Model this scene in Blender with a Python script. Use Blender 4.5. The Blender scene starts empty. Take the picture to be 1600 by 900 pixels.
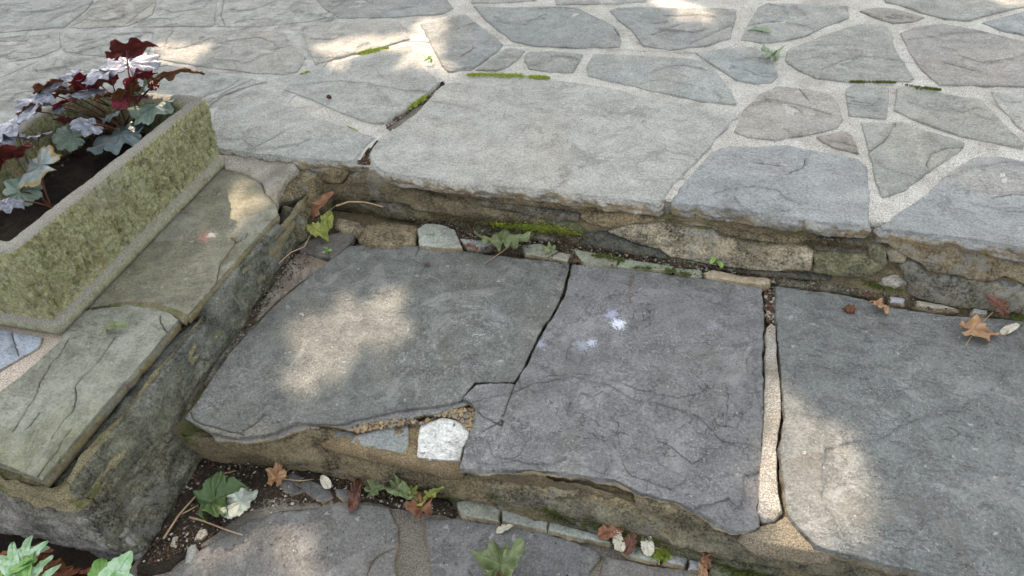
import bpy, bmesh, math, random
import numpy as np
from mathutils import Vector, Matrix, noise
from mathutils.geometry import delaunay_2d_cdt

# ------------------------------------------------------------------ camera
C = bpy.context.scene.collection
SC = bpy.context.scene
H = 1.25
PP = np.array([800, 450.]); VA = np.array([-3800, -120.]) - PP; VB = np.array([1200, -620.]) - PP
FL = math.sqrt(-(VA @ VB)); VC = np.linalg.solve(np.array([VA, VB]), [-FL*FL, -FL*FL])
nrm = lambda v: v/np.linalg.norm(v)
RW = np.array([-nrm(np.r_[VA, FL]), nrm(np.r_[VB, FL]), -nrm(np.r_[VC, FL])])
cam = bpy.data.cameras.new('camera'); co = bpy.data.objects.new('camera', cam); C.objects.link(co)
cam.sensor_width = 36; cam.lens = FL*36/1600; cam.clip_start = .02; cam.clip_end = 500
m3 = np.array([RW @ [1, 0, 0], RW @ [0, -1, 0], RW @ [0, 0, -1]]).T
M = Matrix(m3.tolist()).to_4x4(); M.translation = (0, 0, H); co.matrix_world = M
SC.camera = co

# ------------------------------------------------------------------ light
SUND = Vector((.5, -.9, -1.0))
elev = math.atan2(1.0, math.hypot(.5, .9)); azim = math.atan2(-.5, .9)      # sun stands towards -x, +y
w = bpy.data.worlds.new('World'); SC.world = w; w.use_nodes = True
nt = w.node_tree; bg = nt.nodes['Background']; sky = nt.nodes.new('ShaderNodeTexSky')
sky.sky_type = 'NISHITA'; sky.sun_disc = False; sky.sun_elevation = elev; sky.sun_rotation = azim
sky.air_density = 1.0; sky.dust_density = 2.5; sky.ozone_density = .6
hz = nt.nodes.new('ShaderNodeHueSaturation'); hz.inputs['Saturation'].default_value = .16; nt.links.new(sky.outputs[0], hz.inputs['Color']); nt.links.new(hz.outputs[0], bg.inputs[0]); bg.inputs[1].default_value = .15
sl = bpy.data.lights.new('sun', 'SUN'); so = bpy.data.objects.new('sun', sl); C.objects.link(so)
sl.energy = 2.9; sl.angle = math.radians(.5); sl.color = (1, .78, .60)
so.rotation_euler = SUND.to_track_quat('-Z', 'Y').to_euler(); so.location = (-4, 6, 8)
SC.view_settings.view_transform = 'Standard'; SC.view_settings.look = 'None'
SC.view_settings.exposure = 1.86; SC.view_settings.gamma = 1
try:
    SC.cycles.max_bounces = 6; SC.cycles.use_denoising = True
except Exception: pass

# ------------------------------------------------------------------ pixel helpers
def ray(u, v): return RW @ np.array([u-800, v-450, FL])
def at(u, v, z):
    d = ray(u, v); t = (z-H)/d[2]; return (float(d[0]*t), float(d[1]*t))
def onsurf(u, v, fn, axis=1):
    """intersect the ray with y = fn(x,z) (axis 1) or x = fn(y,z) (axis 0)"""
    d = ray(u, v); t = .9
    g = fn(0, 0) if axis else fn(.8, 0)
    for _ in range(40):
        t = g/d[axis]; p = (d[0]*t, d[1]*t, H+d[2]*t)
        g = fn(p[0], p[2]) if axis else fn(p[1], p[2])
    return (float(p[0]), float(p[2])) if axis else (float(p[1]), float(p[2]))
def nz(x, y, z=0, f=1., o=3, seed=0):
    return noise.fractal(Vector((x*f+seed*7.31, y*f-seed*3.7, z*f+seed)), 1.0, 2.0, o)

# ------------------------------------------------------------------ materials
class NT:
    def __init__(s, name):
        s.m = bpy.data.materials.new(name); s.m.use_nodes = True; s.t = s.m.node_tree
        s.b = s.t.nodes['Principled BSDF']
        s.P = s.t.nodes.new('ShaderNodeNewGeometry')
    def put(s, sock, v):
        if isinstance(v, bpy.types.NodeSocket): s.t.links.new(v, sock)
        elif isinstance(v, (tuple, list)) and len(v) == 3 and sock.type == 'RGBA': sock.default_value = (*v, 1)
        else: sock.default_value = v
    def noise(s, sc, det=3, rough=.55, dist=0, vec=None, out='Fac'):
        n = s.t.nodes.new('ShaderNodeTexNoise'); s.put(n.inputs['Vector'], vec or s.P.outputs['Position'])
        n.inputs['Scale'].default_value = sc; n.inputs['Detail'].default_value = det
        n.inputs['Roughness'].default_value = rough; n.inputs['Distortion'].default_value = dist
        return n.outputs[out]
    def math(s, op, a, b=0., c=0.):
        n = s.t.nodes.new('ShaderNodeMath'); n.operation = op
        for i, v in enumerate((a, b, c)): s.put(n.inputs[i], v)
        return n.outputs[0]
    def ramp(s, v, a, b, lo=0., hi=1.):
        n = s.t.nodes.new('ShaderNodeMapRange'); n.interpolation_type = 'SMOOTHSTEP'
        for i, x in enumerate((v, a, b, lo, hi)): s.put(n.inputs[i], x)
        return n.outputs[0]
    def mix(s, f, a, b, mode='MIX'):
        n = s.t.nodes.new('ShaderNodeMix'); n.data_type = 'RGBA'; n.blend_type = mode; n.clamp_factor = True
        s.put(n.inputs[0], f); s.put(n.inputs[6], a); s.put(n.inputs[7], b); return n.outputs[2]
    def scale(s, col, f):
        n = s.t.nodes.new('ShaderNodeVectorMath'); n.operation = 'SCALE'; s.put(n.inputs[0], col); s.put(n.inputs['Scale'], f)
        return n.outputs[0]
    def mapping(s, scl, rot=(0, 0, 0)):
        n = s.t.nodes.new('ShaderNodeMapping'); s.put(n.inputs[0], s.P.outputs['Position'])
        n.inputs['Scale'].default_value = scl; n.inputs['Rotation'].default_value = rot; return n.outputs[0]
    def bump(s, h, dist, strength=1.0, nrm=None):
        n = s.t.nodes.new('ShaderNodeBump'); s.put(n.inputs['Height'], h); n.inputs['Distance'].default_value = dist
        n.inputs['Strength'].default_value = strength
        if nrm: s.put(n.inputs['Normal'], nrm)
        return n.outputs[0]
    def done(s, col, rough=.85, normal=None, spec=.3):
        s.put(s.b.inputs['Base Color'], col); s.put(s.b.inputs['Roughness'], rough)
        s.b.inputs['Specular IOR Level'].default_value = spec
        if normal: s.put(s.b.inputs['Normal'], normal)
        return s.m
    def objcol(s):
        return s.t.nodes.new('ShaderNodeObjectInfo').outputs['Color']
    def near(s, p):
        n = s.t.nodes.new('ShaderNodeVectorMath'); n.operation = 'DISTANCE'
        s.put(n.inputs[0], s.P.outputs['Position']); n.inputs[1].default_value = p
        return n.outputs['Value']

def stone(name, tint=(.25, .22, .16), tamt=.35, grain=.35, blotch=.35, ledge=.003, ledge_sc=5., ledge_n=7, rot=.5, aniso=2.2,
          stain=(.22, .17, .095), moss=0., mosscol=(.075, .095, .025), veins=0., rough=.82, spots=(), fine=.0022, dark=0., split=.25, sidemix=1., plate=.10, lich=.16, ztop=None, ledshade=(.1, .5), mscale=None):
    s = NT(name); base = s.objcol()
    big = s.noise(2.3, 4, .6, .4); mid = s.ramp(s.noise(17, 7, .72, .3), .33, .67); fin = s.ramp(s.noise(170, 4, .8), .36, .64); spk = s.noise(240, 2, .6)
    col = s.mix(s.ramp(s.noise(1.7, 5, .65, .8), .42, .68, 0, tamt), base, tint)
    k = s.math('ADD', 1 - blotch*.5 - grain*.5, s.math('ADD', s.math('MULTIPLY', mid, blotch), s.math('MULTIPLY', fin, grain)))
    k = s.math('ADD', k, s.math('MULTIPLY', s.math('SUBTRACT', big, .5), blotch*.9))
    col = s.scale(col, k)
    col = s.mix(s.ramp(spk, .64, .72, 0, .4), col, (.50, .50, .48))
    col = s.mix(s.ramp(s.noise(190, 2, .6), .62, .72, 0, .5), col, (.05, .05, .045))
    mp = s.mapping(mscale or (1, aniso, 1), (0, 0, rot if not mscale else 0))
    L = s.math('MULTIPLY', s.noise(ledge_sc, 8, .6, .6, mp), ledge_n*2.0)
    pl8 = s.math('SINE', s.math('MULTIPLY', s.math('FLOOR', L), 12.9))
    col = s.scale(col, s.math('ADD', 1., s.math('MULTIPLY', pl8, plate)))
    col = s.mix(s.ramp(s.noise(5.2, 8, .7, .8), .56, .585, 0, lich), col, (.44, .45, .43))
    col = s.mix(s.ramp(s.noise(3.7, 8, .72, 1.2), .57, .62, 0, .35), col, (.10, .095, .075))
    col = s.mix(s.ramp(s.noise(41, 3, .6), .68, .71, 0, .5), col, (.42, .43, .40))
    if dark: col = s.mix(s.ramp(s.noise(4, 5, .7, .5), .5, .7, 0, dark), col, (.045, .04, .03))
    if veins:
        v = s.math('ABSOLUTE', s.math('SUBTRACT', s.noise(6.5, 6, .7, 1.2), .5))
        msk = s.ramp(s.noise(3.3, 3, .5), .46, .62)
        v = s.math('MULTIPLY', s.ramp(v, .003, .010, 1, 0), msk)
        col = s.mix(s.math('MULTIPLY', v, s.math('MULTIPLY', s.ramp(fin, .35, .6), veins)), col, (.42, .43, .42))
        v2 = s.math('ABSOLUTE', s.math('SUBTRACT', s.noise(17, 4, .65, 1.5), .5))
        v2 = s.math('MULTIPLY', s.ramp(v2, .004, .016, 1, 0), s.ramp(s.noise(4.1, 3, .5, .5), .46, .56))
        col = s.mix(s.math('MULTIPLY', v2, veins*.55), col, (.40, .41, .41))
    sep = s.t.nodes.new('ShaderNodeSeparateXYZ'); s.put(sep.inputs[0], s.P.outputs['True Normal'])
    side = s.ramp(sep.outputs[2], .25, .85, 1, 0)
    stn = s.mix(s.ramp(s.noise(11, 5, .7), .35, .65), stain, tuple(c*.5+.05 for c in stain))
    stn = s.mix(s.ramp(s.noise(7, 5, .7, .4), .48, .66, 0, .75), stn, base)
    stn = s.scale(stn, s.math('ADD', .55, s.math('ADD', s.math('MULTIPLY', fin, .5), s.math('MULTIPLY', mid, .45))))
    smask = s.math('MULTIPLY', side, sidemix)
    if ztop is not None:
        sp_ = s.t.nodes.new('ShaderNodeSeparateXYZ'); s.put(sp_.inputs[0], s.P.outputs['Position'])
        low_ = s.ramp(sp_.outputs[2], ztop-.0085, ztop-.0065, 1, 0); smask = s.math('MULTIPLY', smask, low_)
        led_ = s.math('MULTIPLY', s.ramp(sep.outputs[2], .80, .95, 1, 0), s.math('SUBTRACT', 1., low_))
        col = s.mix(s.math('MULTIPLY', led_, s.ramp(s.noise(9, 3, .6), .42, .56, ledshade[0], ledshade[1])), col, (.05, .048, .045))  # ledge edges painted dark to stand in for weak relief shading
    col = s.mix(smask, col, stn)
    if moss:
        mm = s.ramp(s.math('ADD', s.noise(9, 6, .75, .3), s.math('MULTIPLY', side, .03)), .62-moss*.25, .74-moss*.2, 0, .9)
        mc = s.mix(s.noise(90, 3, .6), tuple(c*.55 for c in mosscol), tuple(c*1.7 for c in mosscol))
        col = s.mix(mm, col, mc)
    for (p, r, c, a) in spots:
        d = s.math('ADD', s.math('MULTIPLY', s.near(p), 1/r), s.math('MULTIPLY', s.math('SUBTRACT', s.noise(130, 6, .9), .5), 5.0))
        col = s.mix(s.ramp(d, .5, .8, a, 0), col, c)
    fr = s.ramp(s.math('FRACT', L), .0, .05)
    led = s.math('MULTIPLY', s.math('ADD', s.math('FLOOR', L), fr), s.ramp(s.noise(2.9, 2, .5), .38, .6, .12, 1))
    n1 = s.bump(led, ledge*1.3)
    hh = s.math('ADD', s.math('MULTIPLY', s.noise(120, 5, .85), 2.0), s.math('MULTIPLY', s.noise(26, 4, .6), 3.2))
    n2 = s.bump(hh, fine, 1, n1)
    crk = s.math('MULTIPLY', s.ramp(s.math('FRACT', L), .0, .07, 1, 0), s.ramp(s.noise(5.5, 4, .7), .50, .58))
    col = s.mix(s.math('MULTIPLY', crk, split), col, (.055, .052, .045))  # dirt lines in splits, also painted to make up for weak bump shade
    return s.done(col, rough, n2)

def mortar(name, c1, c2, moss=0., grit=.0035, dirt=.3):
    s = NT(name)
    col = s.mix(s.ramp(s.noise(9, 5, .7), .35, .65), c1, c2)
    fin = s.noise(330, 3, .75); col = s.scale(col, s.ramp(fin, .34, .66, .5, 1.45))
    col = s.mix(s.ramp(s.noise(210, 2, .6), .62, .7, 0, .6), col, (.07, .065, .055))
    col = s.mix(s.ramp(s.noise(5, 5, .7), .5, .72, 0, dirt), col, (.10, .085, .06))
    if moss: col = s.mix(s.ramp(s.noise(8, 6, .72), .6-moss*.25, .7-moss*.2, 0, .9), col, s.mix(s.noise(120, 2), (.035, .045, .012), (.13, .15, .04)))
    h = s.math('ADD', s.math('MULTIPLY', s.noise(140, 4, .75), 1.), s.math('MULTIPLY', s.noise(30, 4, .6), 1.6))
    return s.done(col, .95, s.bump(h, grit))

def simple(name, c1, c2, sc=60, rough=.7, bump=.001, spec=.3):
    s = NT(name); n = s.noise(sc, 4, .65)
    return s.done(s.mix(s.ramp(n, .3, .7), c1, c2), rough, s.bump(s.noise(sc*2, 3, .6), bump), spec)

def leafmat(name, top, top2, under, vein=(.3, .35, .2), rough=.5, trans=.25, edge=None, spec=.5):
    s = NT(name)
    a = s.t.nodes.new('ShaderNodeAttribute'); a.attribute_name = 'vein'
    e = s.t.nodes.new('ShaderNodeAttribute'); e.attribute_name = 'rim'
    n = s.noise(55, 4, .65, .4)
    col = s.mix(s.ramp(n, .38, .62), top, top2)
    if edge: col = s.mix(s.ramp(s.math('ADD', e.outputs['Fac'], s.math('MULTIPLY', s.noise(38, 3), .9)), 1.1, 1.45), col, edge)
    col = s.mix(s.ramp(a.outputs['Fac'], .72, .95, 0, .8), col, vein)
    bk = s.scale(s.mix(s.ramp(a.outputs['Fac'], .75, .95, 0, .6), s.mix(n, under, tuple(c*.7 for c in under)), vein), 1.)
    col = s.mix(s.P.outputs['Backfacing'], col, bk)
    m = s.done(col, rough, s.bump(s.math('ADD', s.noise(120, 3, .6), s.math('MULTIPLY', a.outputs['Fac'], -.8)), .0012), spec)
    if trans:
        t = s.t.nodes.new('ShaderNodeBsdfTranslucent'); s.put(t.inputs[0], s.scale(col, 1.6))
        mx = s.t.nodes.new('ShaderNodeMixShader'); mx.inputs[0].default_value = trans
        s.t.links.new(s.b.outputs[0], mx.inputs[1]); s.t.links.new(t.outputs[0], mx.inputs[2])
        s.t.links.new(mx.outputs[0], s.t.nodes['Material Output'].inputs[0])
    return m

# ------------------------------------------------------------------ object helpers
def tag(o, label=None, cat=None, group=None, kind=None):
    for k, v in (('label', label), ('category', cat), ('group', group), ('kind', kind)):
        if v: o[k] = v
    return o
def empty(name, loc, label, cat, group=None):
    o = bpy.data.objects.new(name, None); o.empty_display_size = .05; o.location = loc; C.objects.link(o)
    return tag(o, label, cat, group)
def mesh_obj(name, vs, fs, mat, parent=None, col=None, smooth=True, recalc=True, attrs=None, origin=None):
    vs = [Vector(v) for v in vs]
    if origin is None:
        a = np.array([list(v) for v in vs]); origin = Vector(((a[:, 0].min()+a[:, 0].max())/2, (a[:, 1].min()+a[:, 1].max())/2, a[:, 2].min()))
    me = bpy.data.meshes.new(name); me.from_pydata([v-origin for v in vs], [], fs)
    if recalc:
        bm = bmesh.new(); bm.from_mesh(me); bmesh.ops.recalc_face_normals(bm, faces=bm.faces); bm.to_mesh(me); bm.free()
    if smooth: me.polygons.foreach_set('use_smooth', [True]*len(me.polygons))
    if attrs:
        for k, vals in attrs.items():
            a = me.attributes.new(k, 'FLOAT', 'POINT'); a.data.foreach_set('value', vals)
    me.materials.append(mat); me.update()
    o = bpy.data.objects.new(name, me); C.objects.link(o)
    if parent is not None:
        o.parent = parent; o.location = origin - (parent.location if parent.type == 'EMPTY' else parent.location)
    else: o.location = origin
    if col: o.color = (*col, 1)
    return o

def resample(poly, res, jit, seed, f=26.):
    out = []
    n = len(poly)
    for i in range(n):
        a = np.array(poly[i]); b = np.array(poly[(i+1) % n]); L = np.linalg.norm(b-a); k = max(1, int(round(L/res)))
        for j in range(k): out.append(a+(b-a)*j/k)
    res_ = []
    for p in out:
        dx = nz(p[0], p[1], 0, f, 3, seed)*jit + nz(p[0], p[1], 0, f*4, 2, seed+5)*jit*.45
        dy = nz(p[0], p[1], 5, f, 3, seed)*jit + nz(p[0], p[1], 5, f*4, 2, seed+5)*jit*.45
        res_.append((p[0]+dx, p[1]+dy))
    return res_
def segdist(P, A, B):
    """min distance of points P (n,2) to segments A->B (m,2)"""
    out = np.full(len(P), 9.)
    D = B-A; LL = np.maximum((D*D).sum(1), 1e-12)
    for i in range(0, len(P), 2000):
        q = P[i:i+2000, None, :]-A[None]; t = np.clip((q*D[None]).sum(2)/LL, 0, 1)
        d = np.sqrt(((q-t[..., None]*D[None])**2).sum(2)); out[i:i+2000] = d.min(1)
    return out
def inside(P, poly):
    x, y = P[:, 0], P[:, 1]; r = np.zeros(len(P), bool); n = len(poly)
    for i in range(n):
        x1, y1 = poly[i]; x2, y2 = poly[(i+1) % n]
        if y1 == y2: continue
        c = ((y1 > y) != (y2 > y)) & (x < (x2-x1)*(y-y1)/(y2-y1)+x1); r ^= c
    return r
flat = lambda z: (lambda a, b, h: (a, b, z+h))

def slab(name, poly, frame, thick, mat, res=.012, eres=.008, jit=.002, rnd=.004, bulge=0., brad=.03, rough=.001, rfreq=9., side=.003,
         cracks=(), cw=.0016, cdepth=.007, parent=None, col=(.3, .3, .3), seed=0, under=0., hfn=None, rings=4, steps=()):
    """a stone with this outline: real thickness, worn edges, uneven top and open cracks"""
    rnd_ = random.Random(seed*13+7)
    out = resample(poly, eres, jit, seed); oa = np.array(out)
    area = np.sum(oa[:, 0]*np.roll(oa[:, 1], -1)-np.roll(oa[:, 0], -1)*oa[:, 1])
    if area < 0: out = out[::-1]; oa = np.array(out)
    tn = np.roll(oa, -1, 0)-np.roll(oa, 1, 0); tn /= np.maximum(np.linalg.norm(tn, axis=1), 1e-9)[:, None]; nr = np.stack([tn[:, 1], -tn[:, 0]], 1)
    verts = [tuple(p) for p in oa]; edges = [(i, (i+1) % len(oa)) for i in range(len(oa))]
    A, B = oa, np.roll(oa, -1, 0)
    for fr in (.3, 1.):
        ins = oa-nr*rnd*fr; d = segdist(ins, A, B); ok = inside(ins, out) & (d > rnd*fr*.8)
        verts += [tuple(p) for p, k in zip(ins, ok) if k]
    mn, mx = oa.min(0), oa.max(0)
    gx = np.arange(mn[0], mx[0], res); gy = np.arange(mn[1], mx[1], res)
    G = np.array([(x+rnd_.uniform(-.3, .3)*res, y+rnd_.uniform(-.3, .3)*res) for x in gx for y in gy])
    cseg = None; CA = CB = None
    if cracks:
        ca, cb = [], []
        for ck in cracks:
            r = []
            for i in range(len(ck)-1):
                a = np.array(ck[i]); b = np.array(ck[i+1]); k = max(1, int(np.linalg.norm(b-a)/.006))
                for j in range(k): r.append(a+(b-a)*j/k)
            r.append(np.array(ck[-1])); r = np.array(r)
            r = r+np.array([(nz(p[0], p[1], 2, 60, 3, seed)*.0028, nz(p[0], p[1], 9, 60, 3, seed)*.0028) for p in r])
            t = np.gradient(r, axis=0); t /= np.maximum(np.linalg.norm(t, axis=1), 1e-9)[:, None]; q = np.stack([-t[:, 1], t[:, 0]], 1)
            ca.append(r[:-1]); cb.append(r[1:])
            okm = inside(r, out) & (segdist(r, A, B) > .003)
            i0 = len(verts)
            idx = {}
            for i, (p, o_) in enumerate(zip(r, okm)):
                if o_: idx[i] = len(verts); verts.append(tuple(p))
            for i in idx:
                if i+1 in idx: edges.append((idx[i], idx[i+1]))
            for sgn in (-1, 1):
                sp = r+q*cw*sgn
                verts += [tuple(p) for p, o_ in zip(sp, okm) if o_]
        CA, CB = np.concatenate(ca), np.concatenate(cb)
    SP = []
    for si, (sp, sh_) in enumerate(steps):
        q = np.array(resample(sp, .006, .0055, seed*3+si+50, 30.)); t = np.roll(q, -1, 0)-np.roll(q, 1, 0); t /= np.maximum(np.linalg.norm(t, axis=1), 1e-9)[:, None]; nn = np.stack([-t[:, 1], t[:, 0]], 1)
        SP.append(([tuple(p) for p in q], sh_, q))
        for off in (-.0009, .0009):
            z_ = q+nn*off; k_ = inside(z_, out) & (segdist(z_, A, B) > .002); verts += [tuple(p) for p, o_ in zip(z_, k_) if o_]
    if len(G):
        ok = inside(G, out); G = G[ok]
    for _, _, q in SP:
        if len(G): G = G[segdist(G, q, np.roll(q, -1, 0)) > .003]
    if len(G):
        G = G[segdist(G, A, B) > rnd+res*.35]
    if CA is not None and len(G): G = G[segdist(G, CA, CB) > cw*2.2]
    verts += [tuple(p) for p in G]
    r = delaunay_2d_cdt([Vector(v) for v in verts], edges, [], 1, 1e-6)
    V = np.array([(v[0], v[1]) for v in r[0]]); F = [tuple(f) for f in r[2]]
    d = segdist(V, A, B); tt = np.clip(1-d/rnd, 0, 1)
    h = -rnd*(1-np.sqrt(np.maximum(0, 1-tt*tt)))
    if bulge: h += bulge*(1-np.exp(-d/brad))
    if CA is not None:
        dc = segdist(V, CA, CB); h -= cdepth*np.clip(1-dc/(cw*.95), 0, 1)
    for sp, sh_, q in SP: h += sh_*inside(V, sp)*np.clip(d/.004, 0, 1)
    for i, p in enumerate(V):
        h[i] += nz(p[0], p[1], 1, rfreq, 4, seed)*rough*min(1, .3+d[i]/.02)
        if hfn: h[i] += hfn(p[0], p[1], d[i])
    ec = {}
    for f in F:
        for i in range(len(f)):
            e = (f[i], f[(i+1) % len(f)]); ec[e] = ec.get(e, 0)+1
    be = {a: b for (a, b) in ec if (b, a) not in ec}
    vs = [frame(V[i][0], V[i][1], h[i]) for i in range(len(V))]; fs = list(F)
    loops = []; left = dict(be)
    while left:
        a0, b = left.popitem(); lp = [a0]; cur = b
        while cur != a0 and cur in left: lp.append(cur); cur = left.pop(cur)
        loops.append(lp)
    for lp in loops:
        if len(lp) < 4: continue
        L = np.array([V[i] for i in lp]); t = np.roll(L, -1, 0)-np.roll(L, 1, 0); t /= np.maximum(np.linalg.norm(t, axis=1), 1e-9)[:, None]
        q = np.stack([t[:, 1], -t[:, 0]], 1); prev = lp
        h0 = np.array([h[i] for i in lp])
        for k in range(1, rings+1):
            u = k/rings; cur = []
            for j in range(len(lp)):
                p = L[j]; dz = -thick*u
                o_ = side*(nz(p[0], p[1], u*thick*1.2, 30, 4, seed+3)*1.1+nz(p[0], p[1], u*thick, 110, 2, seed+4)*.5)*(1 if u < 1 else .6)+side*.6*math.sin(math.pi*min(u*1.3, 1)) - under*u
                a, b_ = p[0]+q[j][0]*o_, p[1]+q[j][1]*o_
                cur.append(len(vs)); vs.append(frame(a, b_, h0[j]*(1-u)+dz))
            for j in range(len(lp)):
                jn = (j+1) % len(lp); fs.append((prev[j], cur[j], cur[jn], prev[jn]))
            prev = cur
        fs.append(tuple(prev[::-1]))
    o = mesh_obj(name, vs, fs, mat, parent, col)
    return o
def strata(amp, seed):
    return lambda x, y, d: (nz(x*.22, y, 0, 75, 3, seed)*amp+abs(nz(x*.3, y*.9, 3, 26, 4, seed+1))*amp*1.3-amp*.4)*min(1, d/.008)
def plates(f, n, step, seed, y0=None):
    def h(x, y, d):
        L = (nz(x, y*1.3, 0, f, 5, seed)*.5+.5)*n+x*2.2; fl = math.floor(L); fr = L-fl
        k = 1 if y0 is None else min(1, max(.15, (y0-y)/.15))
        return ((fl % 3)+min(1, fr/.12)*(1 if fl % 3 < 2 else -2))*step*k*min(1, d/.01)
    return h
def pz(px, z): return [at(u, v, z) for u, v in px]

def tube(pts, rad, seg=6, taper=None):
    vs, fs = [], []; pts = [Vector(p) for p in pts]
    for i, p in enumerate(pts):
        t = (pts[min(i+1, len(pts)-1)]-pts[max(i-1, 0)]).normalized()
        a = t.cross(Vector((.3, .2, .93))).normalized(); b = t.cross(a)
        r = rad*(1 if taper is None else 1+(taper-1)*i/(len(pts)-1))
        for k in range(seg):
            an = k*2*math.pi/seg; vs.append(p+a*math.cos(an)*r+b*math.sin(an)*r)
    for i in range(len(pts)-1):
        for k in range(seg):
            kn = (k+1) % seg; fs.append((i*seg+k, i*seg+kn, (i+1)*seg+kn, (i+1)*seg+k))
    fs.append(tuple(range(seg))[::-1]); fs.append(tuple((len(pts)-1)*seg+k for k in range(seg)))
    return vs, fs
def curve(p0, p1, p2, n=10):
    p0, p1, p2 = map(Vector, (p0, p1, p2))
    return [(1-t)**2*p0+2*t*(1-t)*p1+t*t*p2 for t in [i/n for i in range(n+1)]]
def ico(rad, sub=2):
    bm = bmesh.new(); bmesh.ops.create_icosphere(bm, subdivisions=sub, radius=rad)
    vs = [v.co.copy() for v in bm.verts]; fs = [tuple(v.index for v in f.verts) for f in bm.faces]; bm.free(); return vs, fs
ICO = {k: ico(1, k) for k in (1, 2, 3, 4)}
def rockv(c, s, seed, sub=2, amp=.35, rz=0., f=1.3, flatb=None):
    vs, fs = ICO[sub]; out = []; R = Matrix.Rotation(rz, 3, 'Z')
    for v in vs:
        k = 1+amp*noise.fractal(v*f+Vector((seed*5.1, seed*2.3, seed)), 1, 2, 3)
        q = R @ Vector((v.x*s[0]*k, v.y*s[1]*k, v.z*s[2]*k)); out.append(Vector(c)+q)
    return out, fs
def facet(c, s, seed, planes=11, rz=0., amp=.06):
    r = random.Random(seed); vs, fs = ICO[4]; pl_ = []
    while len(pl_) < planes:
        n_ = Vector((r.gauss(0, 1), r.gauss(0, 1), r.gauss(0, 1))).normalized(); pl_.append((n_, r.uniform(.72, .98)))
    R = Matrix.Rotation(rz, 3, 'Z'); out = []
    for v in vs:
        k = 1.15
        for n_, d in pl_:
            q = v.dot(n_)
            if q > .05: k = min(k, d/q)
        k *= 1+amp*noise.fractal(v*4+Vector((seed, 0, 0)), 1, 2, 4)
        out.append(Vector(c)+R @ Vector((v.x*s[0]*k, v.y*s[1]*k, v.z*s[2]*k)))
    return out, fs
class Many:
    def __init__(s): s.v, s.f = [], []
    def add(s, vs, fs): n = len(s.v); s.v += [tuple(v) for v in vs]; s.f += [tuple(i+n for i in f) for f in fs]

# ------------------------------------------------------------------ material set
def W3(u, v, z): return (*at(u, v, z), z)
M_FLAG = stone('flagstone_stone', ztop=.14, ledshade=(.0, .22), tint=(.33, .30, .25), tamt=.4, grain=.5, blotch=.32, ledge=.0016, ledge_sc=4.5, rot=.55, aniso=2.6, stain=(.26, .20, .115), fine=.0024, moss=.0)
M_FLAKY = stone('flaky_flagstone_stone', ztop=.14, ledshade=(.05, .35), tint=(.36, .33, .28), tamt=.4, grain=.4, blotch=.4, ledge=.0055, ledge_sc=4.5, ledge_n=6, rot=-.25, aniso=5, stain=(.22, .18, .11), fine=.0030, split=.6)
M_TREAD = stone('tread_stone', ztop=0., ledshade=(.0, .3), tint=(.105, .10, .085), tamt=.6, grain=.5, blotch=.5, ledge=.0018, ledge_sc=3.2, rot=.9, aniso=1.4, stain=(.19, .155, .09), veins=.6, fine=.0017)
M_CLEFT = stone('cleft_tread_stone', ztop=-.001, ledshade=(.12, .6), tint=(.146, .144, .158), tamt=.6, grain=.5, blotch=.42, ledge=.0042, ledge_sc=3.0, ledge_n=4, rot=.9, aniso=1.3, stain=(.36, .30, .19), split=.6, plate=.13, veins=.6, fine=.0019,
    spots=((W3(966, 506, 0), .022, (.74, .78, .92), .85), (W3(955, 492, 0), .020, (.5, .55, .75), .5), (W3(925, 535, 0), .015, (.6, .66, .82), .6), (W3(908, 540, 0), .022, (.40, .44, .55), .4), (W3(845, 537, 0), .018, (.4, .44, .55), .5), (W3(1115, 508, 0), .018, (.34, .36, .42), .4)))
M_PLAIN = stone('plain_tread_stone', ztop=0., ledshade=(.0, .3), tint=(.115, .115, .10), tamt=.4, grain=.5, blotch=.45, ledge=.0026, ledge_sc=2.6, ledge_n=5, rot=-.5, aniso=3, stain=(.21, .17, .10), veins=.3, fine=.0017)
M_LOW = stone('lower_flagstone_stone', tint=(.15, .14, .12), tamt=.4, grain=.5, blotch=.35, ledge=.0012, ledge_sc=3, fine=.0022)
M_COPE = stone('coping_stone', ztop=.12, tint=(.14, .145, .075), tamt=.75, grain=.4, blotch=.5, ledge=.0016, ledge_sc=4, rot=.2, aniso=2.5, stain=(.20, .165, .08), fine=.0018,
    spots=((W3(322, 369, .12), .030, (.5, .22, .17), .6), (W3(330, 366, .12), .017, (.75, .68, .62), .8)))
M_RUB = stone('rubble_stone', mscale=(.35, .35, 2.2), plate=.2, tint=(.25, .21, .12), tamt=.7, grain=1.0, blotch=1.0, ledge=.006, ledge_sc=16, stain=(.34, .27, .155), lich=.4, moss=.0, fine=.011, dark=.28, split=.7, sidemix=.22)
M_WALL = stone('wall_stone', mscale=(.35, .35, 1.8), plate=.16, tint=(.17, .16, .085), tamt=.6, grain=.9, blotch=1.0, ledge=.005, ledge_sc=16, rot=1.2, aniso=.35, stain=(.15, .145, .085), moss=.15, mosscol=(.10, .10, .03), lich=.35, fine=.010, dark=.28, split=.7, sidemix=.15)
M_MORT = mortar('pale_mortar', (.47, .46, .42), (.385, .37, .33), dirt=.38)
M_MORTD = mortar('weathered_shaded_mortar', (.20, .165, .10), (.12, .10, .06), moss=.3, dirt=.8, grit=.010)  # dirty mortar, its colour also darkened as shadow between the riser stones
M_MORTW = mortar('ochre_wall_mortar', (.24, .21, .125), (.16, .145, .085), moss=.25, dirt=.5, grit=.007)
M_MORTB = mortar('brown_path_mortar', (.175, .16, .135), (.13, .12, .10), dirt=.4)
M_STRIP = mortar('joint_mortar', (.36, .345, .30), (.29, .26, .21), dirt=.6, grit=.007)
M_TANM = mortar('tan_mortar', (.25, .215, .155), (.19, .165, .115), moss=.1, dirt=.5, grit=.007)
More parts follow.
